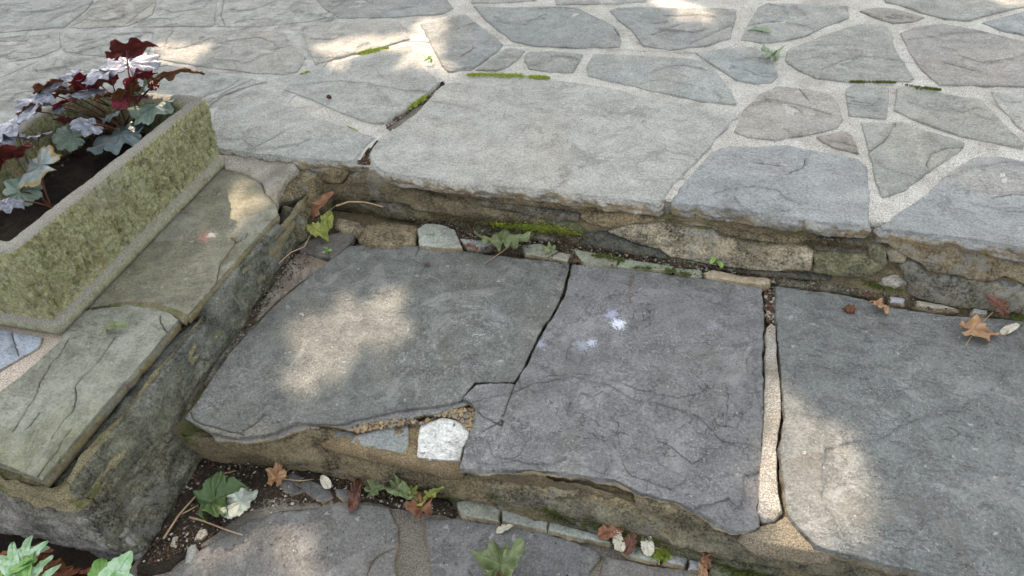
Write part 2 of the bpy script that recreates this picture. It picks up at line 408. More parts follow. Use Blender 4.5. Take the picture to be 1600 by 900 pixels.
M_OCH = mortar('crumbling_ochre_mortar', (.29, .225, .13), (.19, .145, .085), dirt=.5, grit=.012)
M_PINK = mortar('sandy_mortar', (.46, .40, .33), (.38, .33, .27), dirt=.15)
M_SOIL = mortar('dark_soil', (.055, .040, .028), (.02, .015, .01), dirt=.3, grit=.014)
M_GRD = mortar('ground_earth', (.10, .085, .05), (.06, .055, .03), moss=.5, dirt=.5)

# ------------------------------------------------------------------ surfaces of the masonry
ZT, ZM, ZL, ZC = .14, 0., -.14, .12
def YU(x, z): return 1.452-.1*x+max(-.2, min(z, .13))/.11*(.064+.055*x)          # upper riser face
def YL(x, z):
    t = float(np.interp(x, [-1, -.8, -.66, -.43, -.16, -.03, .15, .3, 1.7], [.70, .755, .770, .762, .765, .755, .728, .725, .69]))
    b = float(np.interp(x, [-1, -.76, -.44, -.09, .1, .34, 1.7], [.715, .738, .733, .720, .707, .706, .66])); k = min(1, max(0, (z+.14)/.11))
    return b+(t-b)*k                                                 # lower riser face
def XW(y, z):                                                                     # side wall face
    k = (y-.47)/.9; top = -1.128+.035*k; bot = -1.045-.035*k; return bot+(top-bot)*(z+.14)/.24
ru = lambda a, b, h: (a, YU(a, b)-h, b)
rl = lambda a, b, h: (a, YL(a, b)-h, b)
rw = lambda a, b, h: (XW(a, b)+h, a, b)
def pu(px): return [onsurf(u, v, YU) for u, v in px]
def pl(px): return [onsurf(u, v, YL) for u, v in px]
def pw(px): return [onsurf(u, v, XW, 0) for u, v in px]

def sheet(name, x0, x1, y0, y1, z, res, amp, mat, f=6, edge=None, col=None, skirt=.05, parent=None, holes=()):
    nx = max(2, int((x1-x0)/res)); ny = max(2, int((y1-y0)/res)); vs, fs = [], []
    for j in range(ny+1):
        for i in range(nx+1):
            x = x0+(x1-x0)*i/nx; yy0 = edge(x) if edge else y0; y = yy0+(y1-yy0)*j/ny
            vs.append((x, y, z+nz(x, y, 0, f, 4, 3)*amp))
    for j in range(ny):
        for i in range(nx): a = j*(nx+1)+i; fs.append((a, a+1, a+nx+2, a+nx+1))
    if holes:
        cen = np.array([[(vs[f[0]][0]+vs[f[2]][0])/2, (vs[f[0]][1]+vs[f[2]][1])/2] for f in fs]); bad = np.zeros(len(fs), bool)
        for h_ in holes: bad |= inside(cen, h_)
        fs = [f for f, b in zip(fs, bad) if not b]
    n = len(vs)
    for i in range(nx+1): vs.append((vs[i][0], vs[i][1], z-skirt))
    for i in range(nx): fs.append((i, n+i, n+i+1, i+1))
    return mesh_obj(name, vs, fs, mat, parent, col, recalc=False)

# ground far and near
tag(mesh_obj('ground', [(-60, -60, -.2), (60, -60, -.2), (60, 60, -.2), (-60, 60, -.2)], [(0, 1, 2, 3)], M_GRD, smooth=False), kind='structure')
HOLES = [pz([(600,212),(588,218),(545,262),(560,285),(612,285),(590,250)], ZT), pz([(600,186),(640,160),(692,124),(698,134),(650,184),(606,204)], ZT)]
sh = sheet('terrace', -1.36, 1.6, 1.5, 2.4, ZT-.0052, .0085, .004, M_MORT, 14, edge=lambda x: YU(x, .12)+.022, skirt=.035, holes=HOLES); tag(sh, kind='structure')
sh = sheet('terrace_subbase', -1.36, 1.6, 1.5, 2.4, ZT-.017, .012, .006, M_MORTB, 20, edge=lambda x: YU(x, .1)+.02, skirt=.08); tag(sh, kind='structure')
sh = sheet('terrace', -1.36, 3.0, 2.4, 4.6, ZT-.005, .02, .0035, M_MORT, 14); tag(sh, kind='structure')
sh = sheet('terrace', -8, -1.36, 1.6, 4.6, ZT-.004, .025, .003, M_FLAKY, 14, edge=lambda x: 1.60, col=(.37, .37, .35)); tag(sh, kind='structure')
sh = sheet('terrace', -8, -1.385, .47, 1.60, .112, .02, .0015, M_PINK, 14, skirt=.3); tag(sh, kind='structure')
sh = sheet('step_bed', -1.10, 3.0, .8, 1.56, -.032, .012, .004, M_MORTD, 20, edge=lambda x: YL(x, 0)+.012); tag(sh, kind='structure')
sh = sheet('lower_path', -1.06, 3.0, -2.5, .78, ZL-.008, .016, .0015, M_MORTB, 14); tag(sh, kind='structure')
sh = sheet('planting_bed', -8, -1.06, -2.5, .52, ZL-.05, .02, .015, M_SOIL, 9); tag(sh, kind='structure')

# ------------------------------------------------------------------ terrace flagstones
G1, G2, G3, G4, G5 = (.275, .29, .272), (.31, .315, .29), (.235, .245, .222), (.29, .288, .26), (.205, .22, .21)
TS = [
 ([(592,262),(600,268),(640,275),(700,283),(760,290),(820,292),(870,298),(920,305),(980,312),(1028,318),(1034,310),(1050,290),(1075,262),(1100,240),(1120,215),(1140,192),(1151,182),(1150,176),(1100,166),(1040,158),(1000,149),(950,136),(900,128),(850,124),(790,122),(740,123),(707,127),(690,134),(672,153),(650,177),(622,197),(596,214),(583,230),(578,240),(582,252)], G2, 'largest pale flagstone, spanning the middle of the terrace edge', []),
 ([(336,172),(352,158),(386,140),(402,136),(420,144),(455,163),(490,181),(530,195),(572,209),(586,214),(568,232),(551,252),(500,249),(450,246),(430,243),(395,239),(345,232),(336,232),(330,200)], G1, 'front flagstone between the planter and the largest slab, with an open crack', [[(443,207),(425,218),(405,228),(380,238)]]),
 ([(444,139),(458,125),(490,109),(520,99),(560,88),(640,69),(651,86),(668,112),(688,129),(665,147),(640,165),(598,192),(580,191),(540,178),(510,165),(480,152)], G1, 'flagstone behind the mossy open joint, partly sunlit', []),
 ([(476,40),(520,34),(600,32),(622,32),(635,43),(640,60),(600,72),(560,82),(520,92),(492,101),(481,75),(473,52)], G4, 'sunlit flagstone above the short strip of yellow moss', []),
 ([(657,36),(700,26),(727,21),(745,36),(770,55),(786,69),(778,80),(735,110),(700,111),(691,103),(672,66)], G5, 'grey flagstone with a curved twig lying on it', []),
 ([(248,46),(300,45),(400,47),(444,50),(450,62),(477,90),(464,112),(440,116),(400,114),(340,106),(300,101),(246,92),(240,80),(244,60)], G4, 'flaky flagstone directly right of the red leaves, sunlit at its left', [[(255,75),(262,60),(270,48)], [(300,70),(330,60)]]),
 ([(100,52),(180,50),(240,48),(236,70),(230,90),(190,91),(100,80),(97,70)], G1, 'flaky flagstone behind the tallest red leaf of the planter', [[(120,75),(165,60)]]),
 ([(-90,62),(0,56),(92,52),(95,76),(60,88),(0,97),(-90,118)], G1, 'streaked flagstone at the left edge, third row from the top', []),
 ([(-90,126),(0,103),(60,93),(100,86),(180,95),(240,98),(320,108),(330,113),(395,122),(418,127),(392,133),(350,148),(330,162),(318,180),(290,180),(100,235),(-90,235)], G1, 'long flaky flagstone running behind the planter', [[(0,122),(30,108),(60,96)], [(330,158),(360,140),(388,128)], [(60,140),(130,115)], [(318,152),(350,140),(370,128)], [(150,112),(200,98)]]),
 ([(-90,-10),(120,-12),(146,0),(132,18),(100,42),(0,50),(-90,56)], G1, 'pale flagstone in the far left corner of the terrace', [[(70,38),(100,22),(146,4)]]),
 ([(152,0),(170,-10),(248,-10),(238,22),(200,40),(120,44),(107,42),(135,20)], G4, 'streaked flagstone near the far left corner with parallel splits', [[(115,40),(150,22),(190,12)], [(200,36),(225,15),(244,2)]]),
 ([(252,-6),(340,-10),(334,40),(262,41),(206,42),(240,22)], G1, 'plain flagstone at the top edge above the sunlit flaky one', []),
 ([(345,-5),(470,-12),(488,5),(500,18),(514,26),(480,33),(400,41),(340,41),(336,28)], G2, 'flagstone at the top edge, left of the long narrow one', [[(352,40),(345,25),(350,0)]]),
 ([(493,-3),(560,-12),(694,-10),(708,12),(692,21),(600,27),(530,28),(508,14)], G5, 'long narrow flagstone at the top edge with a curled sliver on it', [[(520,12),(535,5)]]),
 ([(867,-10),(1018,-12),(1008,2),(930,6),(868,6)], G2, 'thin sliver of flagstone cut by the top edge near the middle', []),
 ([(738,-14),(842,-14),(838,0),(800,3),(736,4)], G4, 'thin flagstone cut by the top edge left of the middle', []),
 ([(740,9),(800,11),(862,9),(903,11),(923,22),(948,33),(964,43),(970,60),(969,73),(900,74),(832,71),(800,63),(780,48),(757,28)], G5, 'smooth blue grey flagstone at the top centre', [[(960,45),(970,60)]]),
 ([(792,74),(820,77),(811,90),(796,103),(775,109),(743,108),(762,95)], G3, 'small triangular flagstone beside the long bright green moss strip', []),
 ([(822,81),(860,79),(911,84),(896,112),(860,112),(827,107),(819,95)], G3, 'small four sided flagstone above the long green moss strip', []),
 ([(917,103),(927,83),(1000,86),(1080,91),(1103,98),(1124,116),(1143,141),(1151,162),(1100,158),(1050,147),(1000,137),(960,127),(919,117)], (.25,.27,.255), 'blue grey flagstone lying along the back of the largest slab', []),
 ([(952,16),(967,11),(1050,11),(1148,13),(1151,24),(1144,46),(1141,59),(1110,69),(1045,78),(1005,70),(986,46),(966,30)], G5, 'flagstone at the top with one small bright sun fleck', [[(1020,55),(1060,40)], [(1075,70),(1120,50),(1143,40)]]),
 ([(1086,81),(1140,74),(1180,73),(1204,88),(1216,118),(1206,129),(1180,130),(1151,124),(1130,111),(1109,97)], (.235,.255,.245), 'blue grey flagstone with the curled pale leaf at its right corner', []),
 ([(1157,62),(1167,40),(1186,9),(1200,4),(1325,8),(1327,27),(1289,41),(1258,56),(1220,64),(1190,66)], (.23,.247,.232), 'flagstone at the top carrying the small rolled pale leaf', []),
 ([(1232,76),(1270,61),(1320,43),(1350,36),(1383,39),(1393,50),(1398,75),(1413,97),(1428,122),(1422,127),(1320,127),(1275,121),(1247,109),(1226,94)], G3, 'broad flagstone behind the short moss line on the right', [[(1285,108),(1325,92)]]),
 ([(1342,16),(1370,11),(1400,13),(1445,26),(1428,33),(1395,36),(1371,27)], (.22,.21,.185), 'small brown lens shaped flagstone near the top right', []),
 ([(1384,2),(1380,-12),(1690,-25),(1690,-12),(1600,10),(1560,19),(1515,31),(1480,29),(1450,22),(1420,11)], G3, 'flagstone at the top right with a warm sun fleck', []),
 ([(1407,51),(1430,41),(1470,36),(1530,46),(1600,64),(1690,84),(1690,143),(1600,134),(1530,133),(1467,131),(1442,111),(1420,78)], (.235,.23,.21), 'large brownish flagstone at the right with a fine dark split', [[(1482,99),(1500,104),(1520,110)]]),
 ([(1534,35),(1600,17),(1690,-4),(1690,72),(1600,54),(1562,46)], (.225,.245,.245), 'bluish flagstone cut by the right edge near the top', []),
 ([(1187,146),(1215,134),(1255,138),(1298,146),(1311,161),(1317,186),(1308,200),(1270,209),(1210,218),(1167,214),(1147,205),(1161,172)], (.27,.26,.23), 'tan flagstone in front of the leaf, with a small chip of bark', [[(1250,140),(1262,155)]]),
 ([(1321,141),(1331,132),(1389,136),(1389,150),(1386,184),(1355,183),(1327,181)], (.23,.247,.232), 'small square bluish flagstone', []),
 ([(1402,136),(1430,135),(1470,144),(1533,156),(1558,181),(1588,211),(1599,221),(1599,230),(1560,224),(1500,211),(1460,197),(1420,183),(1398,171)], G3, 'grey brown flagstone slanting down to the right edge', [[(1505,175),(1525,170)]]),
 ([(1548,141),(1600,139),(1690,152),(1690,238),(1612,213),(1582,188),(1562,165)], G2, 'flagstone cut by the right edge beside two dark spots', []),
 ([(1274,212),(1320,204),(1333,212),(1343,239),(1310,231),(1287,222)], (.235,.215,.19), 'tiny triangular flagstone between wide mortar joints', []),
 ([(1346,191),(1388,191),(1410,189),(1440,201),(1490,215),(1508,222),(1507,230),(1450,269),(1420,294),(1380,309),(1371,290),(1363,255),(1356,230)], G3, 'kite shaped flagstone pointing at the terrace edge', [[(1360,237),(1380,222),(1400,195)], [(1447,262),(1455,240),(1480,232),(1505,230)]]),
 ([(1054,311),(1066,290),(1091,261),(1110,237),(1140,227),(1180,229),(1230,226),(1280,236),(1340,246),(1354,259),(1359,300),(1357,352),(1300,348),(1240,341),(1180,331),(1100,321),(1056,317)], (.235,.25,.250), 'blue grey slab at the terrace edge, right of the largest slab', [[(1235,270),(1255,262),(1258,250)], [(1180,255),(1215,258)]]),
 ([(1376,353),(1400,336),(1450,301),(1481,271),(1521,246),(1560,244),(1600,251),(1700,271),(1740,410),(1700,402),(1600,386),(1500,370),(1420,361),(1380,357)], (.225,.24,.24), 'blue grey slab at the terrace edge, cut by the right side', [[(1555,308),(1585,304),(1610,306)]]),
]
for i, (px, c, lab, cr) in enumerate(TS):
    flaky = px[0][0] < 420 and px[0][1] < 150 and i != 1
    ed = i in (0, 1, len(TS)-1, len(TS)-2)
    rb = random.Random(i+900); P_ = np.array(pz(px, ZT)); cP = P_.mean(0); ex = (P_.max(0)-P_.min(0))*.5; blobs = []
    for b_ in range(0 if i == 0 else (4 if flaky else 2)):
        c0 = cP+ex*np.array([rb.uniform(-.6, .6), rb.uniform(-.6, .6)]); r0 = rb.uniform(.25, .6)*ex.min(); st0 = rb.uniform(0, 6)
        blobs.append(([(c0[0]+math.cos(t_*.524)*r0*rb.uniform(.8, 1.9), c0[1]+math.sin(t_*.524)*r0*rb.uniform(.6, 1.1)) for t_ in range(12)], rb.choice((-1, 1))*rb.uniform(.0012, .0026)))
    o = slab('flagstone', pz(px, ZT), flat(ZT), .036, M_FLAKY if flaky else M_FLAG, res=.022, eres=.009, jit=.003, rnd=.0035,
             rough=.0022, rfreq=7, side=.010 if ed else .005, rings=7 if ed else 4, seed=i+1, col=c, cracks=[pz(k, ZT) for k in cr], cw=.0022, under=-.008 if ed else .004, steps=blobs)
    tag(o, lab, 'flagstone', 'irregular flagstones of the upper terrace')
o = slab('flagstone', pz([(-60,508),(0,513),(66,527),(60,543),(30,560),(0,577),(-90,620),(-160,560)], .118), flat(.118), .03, M_FLAG, res=.02, jit=.002, seed=71, col=(.33,.37,.43), cracks=[pz([(18,520),(24,540),(28,554)], .118)])
tag(o, 'small light blue flagstone in front of the planter end', 'flagstone', 'irregular flagstones of the upper terrace')

# ------------------------------------------------------------------ middle step slabs
def flake(px, z, th, mat, par, col, seed, jit=.004):
    return slab('flake', pz(px, z), flat(z), th, mat, res=.014, eres=.006, jit=jit, rnd=.0011, rough=.0004, side=.0012, seed=seed, col=col, parent=par, rings=1)
CM1, CM2, CM3 = (.118, .126, .117), (.133, .137, .132), (.124, .133, .128)
M1S = [([(600,640),(630,600),(680,565),(740,560),(775,575),(742,596),(720,622),(690,631),(650,636)], -.0018), ([(690,578),(705,570),(720,583),(712,600),(695,597)], -.0016), ([(790,470),(830,450),(860,470),(845,500),(800,505)], .0012),
 ([(640,480),(700,455),(760,470),(770,520),(700,540),(650,520)], .0013), ([(340,640),(400,600),(470,610),(520,640),(470,652),(400,668),(350,660)], .0012), ([(840,410),(885,415),(880,440),(855,430)], -.002)]
m1 = slab('step_slab', pz([(546,384),(600,382),(650,384),(700,389),(760,397),(830,405),(890,411),(887,425),(880,455),(866,485),(848,510),(833,540),(819,570),(803,597),(770,596),(742,597),(730,610),(720,625),(690,633),(650,638),(600,645),(560,655),(530,663),(500,662),(465,658),(425,676),(375,684),(330,677),(300,660),(288,652),(305,632),(332,590),(362,547),(402,505),(440,467),(480,435),(515,407)], 0), flat(0), .03, M_TREAD, res=.011, eres=.007, jit=.003, rnd=.0022, rough=.0045, rfreq=5, side=.004, steps=[(pz(p_, 0), h_) for p_, h_ in M1S], seed=101, col=CM1, under=.010,
    cracks=[pz(k, 0) for k in ([(298,645),(303,658),(330,668),(370,676),(380,680)], [(383,672),(400,663),(412,650)], [(655,383),(650,397)], [(876,409),(893,425)])])
tag(m1, 'broad dark slab at the left of the step, its broken front edge ragged', 'step slab', 'broken slabs of the middle step')
flake([(505,655),(560,648),(620,640),(700,628),(722,622),(731,632),(700,641),(664,648),(640,653),(600,656),(560,665),(540,668),(510,664)], -.008, .010, M_CLEFT, m1, (.155,.16,.155), 102, .006)
flake([(330,670),(380,682),(420,676),(460,660),(490,658),(500,666),(470,672),(420,687),(380,692),(335,686)], -.010, .010, M_CLEFT, m1, (.15,.15,.14), 103)
M2S = [
 ([(700,640),(800,612),(840,598),(900,588),(950,600),(985,622),(1040,632),(1090,650),(1130,690),(1200,702),(1230,860),(1100,860),(900,800),(690,760)], -.0028),
 ([(827,723),(860,725),(883,717),(907,725),(933,737),(943,738),(957,722),(953,703),(943,683),(925,668),(900,655),(888,650),(886,638),(896,628),(893,620),(870,608),(845,612),(815,625),(795,655),(762,690),(772,714)], .0028),
 ([(1087,665),(1092,680),(1103,700),(1098,717),(1080,722),(1060,705),(1030,690),(1020,668),(1040,655),(1070,655)], .0026),
 ([(1163,743),(1215,728),(1215,860),(1150,850),(1090,812),(1085,792),(1102,785),(1133,781),(1137,778),(1153,790),(1163,780)], -.0042),
 ([(1183,530),(1167,567),(1170,587),(1182,603),(1192,650),(1215,640),(1215,530)], -.0034),
 ([(883,562),(887,543),(905,540),(918,552),(905,574)], -.0018),
 ([(908,612),(930,617),(943,609),(962,622),(955,637),(932,630)], -.0022),
 ([(850,590),(862,560),(900,575),(960,560),(1010,585),(1030,560),(1075,575),(1110,610),(1060,622),(1000,610),(950,592),(900,583)], .0016),
 ([(960,650),(1000,642),(1015,660),(1010,700),(1040,730),(1070,748),(1050,764),(1000,748),(975,730),(968,690)], .0022),
 ([(740,700),(765,672),(800,668),(822,690),(812,712),(780,725),(745,722)], .0018),
 ([(1105,630),(1130,615),(1160,640),(1150,670),(1120,662)], .0016)]
m2 = slab('step_slab', pz([(895,412),(950,416),(1010,423),(1080,433),(1190,447),(1194,480),(1191,560),(1192,620),(1192,700),(1189,740),(1184,790),(1187,822),(1180,828),(1150,828),(1120,818),(1095,800),(1060,785),(1000,768),(960,748),(900,741),(870,737),(820,734),(770,734),(719,731),(724,705),(731,682),(742,656),(744,640),(736,630),(722,622),(732,611),(744,600),(770,599),(805,600),(822,572),(837,542),(852,512),(870,487),(884,457),(891,427)], 0), flat(0), .026, M_CLEFT, res=.0075, eres=.006, jit=.004, rnd=.002, rough=.0035, rfreq=6, side=.006, seed=111, steps=[(pz(p_, 0), h_) for p_, h_ in M2S], col=CM2, under=.004,
    cracks=[pz(k, 0) for k in ([(804,603),(795,622),(788,645)], [(735,632),(755,650),(783,664)], [(755,672),(770,664),(784,656),(783,664)], [(1002,812),(1000,800)])])
tag(m2, 'purplish cleft slab in the middle of the step with white paint splashes', 'step slab', 'broken slabs of the middle step')
M3S = [([(1290,702),(1330,690),(1370,688),(1410,665),(1440,652),(1500,640),(1560,600),(1580,560),(1650,560),(1650,760),(1500,800),(1400,835),(1330,850),(1285,780)], -.0026),
 ([(1340,846),(1400,836),(1440,826),(1500,818),(1495,860),(1400,875)], .002), ([(1355,600),(1385,570),(1430,560),(1425,600),(1380,625)], .0016), ([(1545,640),(1555,610),(1575,625),(1560,660)], .002), ([(1260,500),(1330,520),(1400,505),(1420,540),(1330,560),(1265,545)], .0012)]
m3 = slab('step_slab', pz([(1212,446),(1260,453),(1320,461),(1400,481),(1480,493),(1560,497),(1700,515),(1830,535),(2000,1000),(1850,985),(1700,952),(1600,930),(1480,903),(1400,884),(1320,866),(1275,852),(1250,828),(1229,800),(1226,770),(1219,700),(1227,650),(1222,610),(1218,560),(1213,500)], 0), flat(0), .03, M_PLAIN, res=.011, eres=.008, jit=.003, rnd=.0022, steps=[(pz(p_, 0), h_) for p_, h_ in M3S], rough=.0045, rfreq=5, side=.005, seed=131, col=CM3,
    cracks=[pz(k, 0) for k in ([(1225,800),(1222,790),(1228,765)], )])
tag(m3, 'large plain grey slab at the right end of the step', 'step slab', 'broken slabs of the middle step')
st = slab('mortar_strip', pz([(1198,512),(1205,504),(1212,510),(1213,560),(1219,600),(1221,640),(1213,700),(1214,760),(1222,798),(1210,812),(1192,810),(1185,800),(1187,760),(1191,700),(1195,640),(1197,560)], .001), flat(.001), .03, M_STRIP, res=.01, eres=.005, jit=.0018, rnd=.002, rough=.004, rfreq=20, seed=141)
tag(st, 'pale strip of old mortar in the joint left of the plain grey slab', 'mortar strip')
st = slab('mortar_patch', pz([(1163,832),(1190,820),(1214,813),(1228,806),(1244,824),(1262,843),(1276,854),(1300,863),(1262,862),(1220,856),(1185,846)], -.006), flat(-.006), .03, M_TANM, res=.01, eres=.006, jit=.003, rnd=.006, rough=.006, rfreq=20, seed=142, under=-.01)
tag(st, 'sloping pale mortar patch at the step front below the open joint', 'mortar patch')
# fragments beside the side wall
for k, (px, z, c, lab) in enumerate([
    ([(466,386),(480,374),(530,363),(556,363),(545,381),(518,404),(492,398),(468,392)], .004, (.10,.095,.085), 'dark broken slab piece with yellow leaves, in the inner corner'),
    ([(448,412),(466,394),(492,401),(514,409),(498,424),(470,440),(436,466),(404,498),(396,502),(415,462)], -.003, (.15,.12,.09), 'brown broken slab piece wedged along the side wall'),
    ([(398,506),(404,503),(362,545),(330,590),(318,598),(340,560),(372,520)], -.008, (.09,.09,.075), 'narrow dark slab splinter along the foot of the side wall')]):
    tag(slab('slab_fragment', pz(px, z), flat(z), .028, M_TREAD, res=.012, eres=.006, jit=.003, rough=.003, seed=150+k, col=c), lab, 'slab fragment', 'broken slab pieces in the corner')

# ------------------------------------------------------------------ upper riser
def riser_core(name, par, x0, x1, z0, z1, frame, mat, rec, amp, seed, res=.009):
    nx = int((x1-x0)/res); nzz = int((z1-z0)/res); vs, fs = [], []
    for j in range(nzz+1):
        for i in range(nx+1):
            a = x0+(x1-x0)*i/nx; b = z0+(z1-z0)*j/nzz
            vs.append(frame(a, b, -rec+nz(a*.3, b*1.6, 0, 40, 5, seed)*amp+nz(a, b, 0, 90, 3, seed+9)*amp*.3+nz(a, b*3, 0, 7, 3, seed+2)*amp*.5))
    for j in range(nzz):
        for i in range(nx): a = j*(nx+1)+i; fs.append((a, a+1, a+nx+2, a+nx+1))
    return mesh_obj(name, vs, fs, mat, par, recalc=False)
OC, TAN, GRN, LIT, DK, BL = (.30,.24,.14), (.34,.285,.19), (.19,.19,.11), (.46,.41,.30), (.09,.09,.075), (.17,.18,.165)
ur = empty('riser_wall', (-.2, 1.5, 0), 'rough stone riser under the terrace slabs, ochre and mossy', 'stone riser')
riser_core('mortar', ur, -1.12, 1.7, -.035, .112, ru, M_MORTD, .013, .012, 5, .006)
US = [
 ([(484,264),(538,267),(541,276),(533,287),(500,285),(490,276)], OC, .008),
 ([(500,288),(535,289),(545,276),(585,269),(620,285),(655,300),(700,312),(690,327),(640,320),(590,314),(540,314),(512,311)], (.18,.155,.095), .014),
 ([(688,292),(760,297),(850,304),(912,314),(1000,322),(1020,332),(960,332),(910,330),(870,326),(800,320),(740,311),(695,303)], (.24,.18,.10), .012),
 ([(733,306),(760,313),(830,325),(880,331),(905,337),(903,347),(860,345),(800,331),(750,321)], (.11,.11,.10), .016),
 ([(640,322),(660,314),(720,314),(760,327),(830,338),(868,348),(800,351),(740,346),(690,334),(650,330)], (.23,.20,.13), .009),
 ([(830,338),(870,347),(905,352),(918,366),(898,372),(850,362),(812,350)], (.12,.13,.06), .018),
 ([(905,338),(922,332),(1000,337),(1040,346),(985,350),(955,358),(920,350)], OC, .010),
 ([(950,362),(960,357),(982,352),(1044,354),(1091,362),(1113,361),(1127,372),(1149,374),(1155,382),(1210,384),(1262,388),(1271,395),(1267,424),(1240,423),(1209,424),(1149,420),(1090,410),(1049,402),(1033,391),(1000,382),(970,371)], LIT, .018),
 ([(908,366),(948,366),(970,375),(1002,386),(1030,395),(1044,405),(990,400),(930,390),(905,380)], (.10,.105,.09), .018),
 ([(1045,347),(1090,352),(1140,362),(1190,370),(1260,374),(1262,382),(1200,380),(1150,371),(1128,366),(1110,357)], (.25,.20,.12), .012),
 ([(1264,378),(1300,376),(1340,379),(1352,386),(1350,397),(1300,394),(1275,392)], DK, .004),
 ([(1272,398),(1300,394),(1350,399),(1376,402),(1385,420),(1350,434),(1300,432),(1270,425)], GRN, .014),
 ([(1355,384),(1370,381),(1385,394),(1388,414),(1376,420),(1356,402)], (.19,.175,.11), .016),
 ([(1385,393),(1400,390),(1417,404),(1412,412),(1390,411)], (.30,.25,.14), .018),
 ([(1372,371),(1420,380),(1500,386),(1600,402),(1720,420),(1720,462),(1600,446),(1572,432),(1550,440),(1520,437),(1450,425),(1440,412),(1405,396)], (.24,.195,.125), .014),
 ([(1403,411),(1430,412),(1447,427),(1520,440),(1560,444),(1600,453),(1720,472),(1720,512),(1600,492),(1500,481),(1450,471),(1422,462),(1414,440)], (.17,.165,.13), .018),
 ([(1560,445),(1600,448),(1600,462),(1575,455)], (.12,.14,.15), .02),
 ([(560,320),(610,318),(660,332),(700,342),(690,350),(640,345),(600,340)], (.14,.13,.08), .010),
 ([(700,346),(760,350),(820,356),(880,375),(860,380),(800,374),(730,366)], (.15,.16,.12), .010),
 ([(1060,408),(1150,423),(1240,427),(1300,436),(1290,440),(1200,434),(1110,420)], DK, .004),
]
for k, (px, c, b) in enumerate(US):
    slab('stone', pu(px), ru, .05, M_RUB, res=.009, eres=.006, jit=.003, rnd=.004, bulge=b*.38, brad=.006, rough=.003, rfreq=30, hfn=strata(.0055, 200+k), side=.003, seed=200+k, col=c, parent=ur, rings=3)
# white lump
v, f = rockv((*at(1394, 443, .012),.020), (.034, .022, .022), 3, 3, .45); tag(mesh_obj('loose_stone', v, f, M_RUB, col=(.42,.40,.35)), 'pale lumpy stone in the hole of the riser at right', 'loose stone')
# filler stones at the back of the tread
FS = [
 ([(527,341),(560,346),(568,355),(560,363),(532,359),(523,351)], .014, TAN, 'small tan filler stone beside the yellow leaves in the corner'),
 ([(559,372),(575,351),(600,346),(650,352),(648,378),(622,383),(576,383)], .012, (.29,.24,.15), 'blocky tan filler stone at the left back of the step'),
 ([(652,357),(665,349),(690,350),(711,359),(722,386),(700,388),(655,383)], .012, (.33,.36,.31), 'pale filler stone with a round patch of moss'),
 ([(716,372),(760,375),(774,379),(745,390),(730,388)], .004, (.35,.37,.37), 'thin pale filler stone left of the green maple leaf'),
 ([(815,382),(845,380),(873,392),(855,402),(820,397)], .006, (.21,.225,.17), 'grey green filler stone right of the green maple leaf'),
 ([(857,402),(875,393),(893,396),(887,409)], .005, (.25,.255,.21), 'little filler stone left of the long crack'),
 ([(895,388),(930,395),(967,401),(964,415),(912,411)], .006, (.22,.24,.18), 'grey green filler stone right of the long crack'),
 ([(969,403),(1010,409),(1054,416),(1048,423),(1000,419),(964,416)], .006, (.20,.23,.17), 'mossy edged filler stone above the small upright twig'),
 ([(1054,417),(1095,421),(1098,432),(1085,433),(1054,425)], .004, (.19,.22,.16), 'greenish filler stone left of the sunlit one'),
 ([(1099,425),(1115,421),(1150,429),(1204,435),(1203,443),(1188,446),(1140,438),(1103,432)], .008, (.32,.27,.19), 'rounded tan filler stone touched by sunlight'),
 ([(1217,431),(1290,441),(1342,449),(1342,455),(1280,450),(1218,443)], .003, (.17,.17,.12), 'long low filler stone behind the plain grey slab'),
 ([(1390,462),(1415,466),(1414,476),(1392,472)], .008, (.30,.31,.34), 'small bluish grey filler stone below the pale lump'),
 ([(1432,468),(1470,474),(1500,482),(1460,482),(1432,476)], .006, (.28,.26,.20), 'thin tan filler stone near the right end of the riser'),
 ([(1520,480),(1545,484),(1542,491),(1520,488)], .009, (.34,.36,.33), 'small pale green filler stone beside the dark curled leaf'),
]
for k, (px, z, c, lab) in enumerate(FS):
    tag(slab('filler_stone', pz(px, z), flat(z), .03, M_RUB if k in (0, 1, 10) else M_LOW, res=.008, eres=.005, jit=.0025, rnd=.004, bulge=.003, rough=.003, rfreq=20, seed=300+k, col=c), lab, 'filler stone', 'small stones along the back of the step')

# ------------------------------------------------------------------ lower riser
lr = empty('riser_wall', (-.3, .75, ZL), 'stone riser of the lower step, long rounded stones under the broken slabs', 'stone riser')
riser_core('mortar', lr, -1.06, 1.7, -.17, -.027, rl, M_MORTD, .004, .011, 15, .006)
LS = [
 ([(338,688),(380,694),(430,688),(480,678),(520,686),(560,705),(640,725),(700,738),(745,745),(770,760),(765,785),(720,780),(640,765),(560,750),(480,735),(430,722),(400,708),(370,700)], (.24,.20,.12), .020),
 ([(330,686),(345,690),(395,703),(400,712),(350,700)], (.16,.14,.08), .004),
 ([(722,752),(800,757),(860,764),(905,772),(900,786),(850,780),(790,774),(735,768)], (.36,.31,.20), .004),
 ([(908,774),(945,778),(985,786),(1000,800),(960,796),(925,790),(905,787)], (.34,.28,.17), .004),
 ([(772,764),(850,773),(930,785),(1010,800),(1090,820),(1160,838),(1230,852),(1300,868),(1400,890),(1500,912),(1500,950),(1400,925),(1300,900),(1200,885),(1100,862),(1000,838),(920,815),(850,800),(790,790),(768,780)], (.21,.20,.145), .022),
 ([(990,778),(1050,795),(1110,815),(1150,830),(1120,828),(1050,812),(992,796)], (.26,.235,.16), .016),
 ([(770,790),(850,806),(920,822),(1000,846),(1040,858),(1040,868),(980,858),(900,835),(850,825),(780,805)], (.10,.105,.05), .006),
 ([(1042,858),(1120,872),(1200,890),(1300,912),(1300,935),(1200,912),(1100,892),(1045,872)], (.11,.12,.07), .008),
]
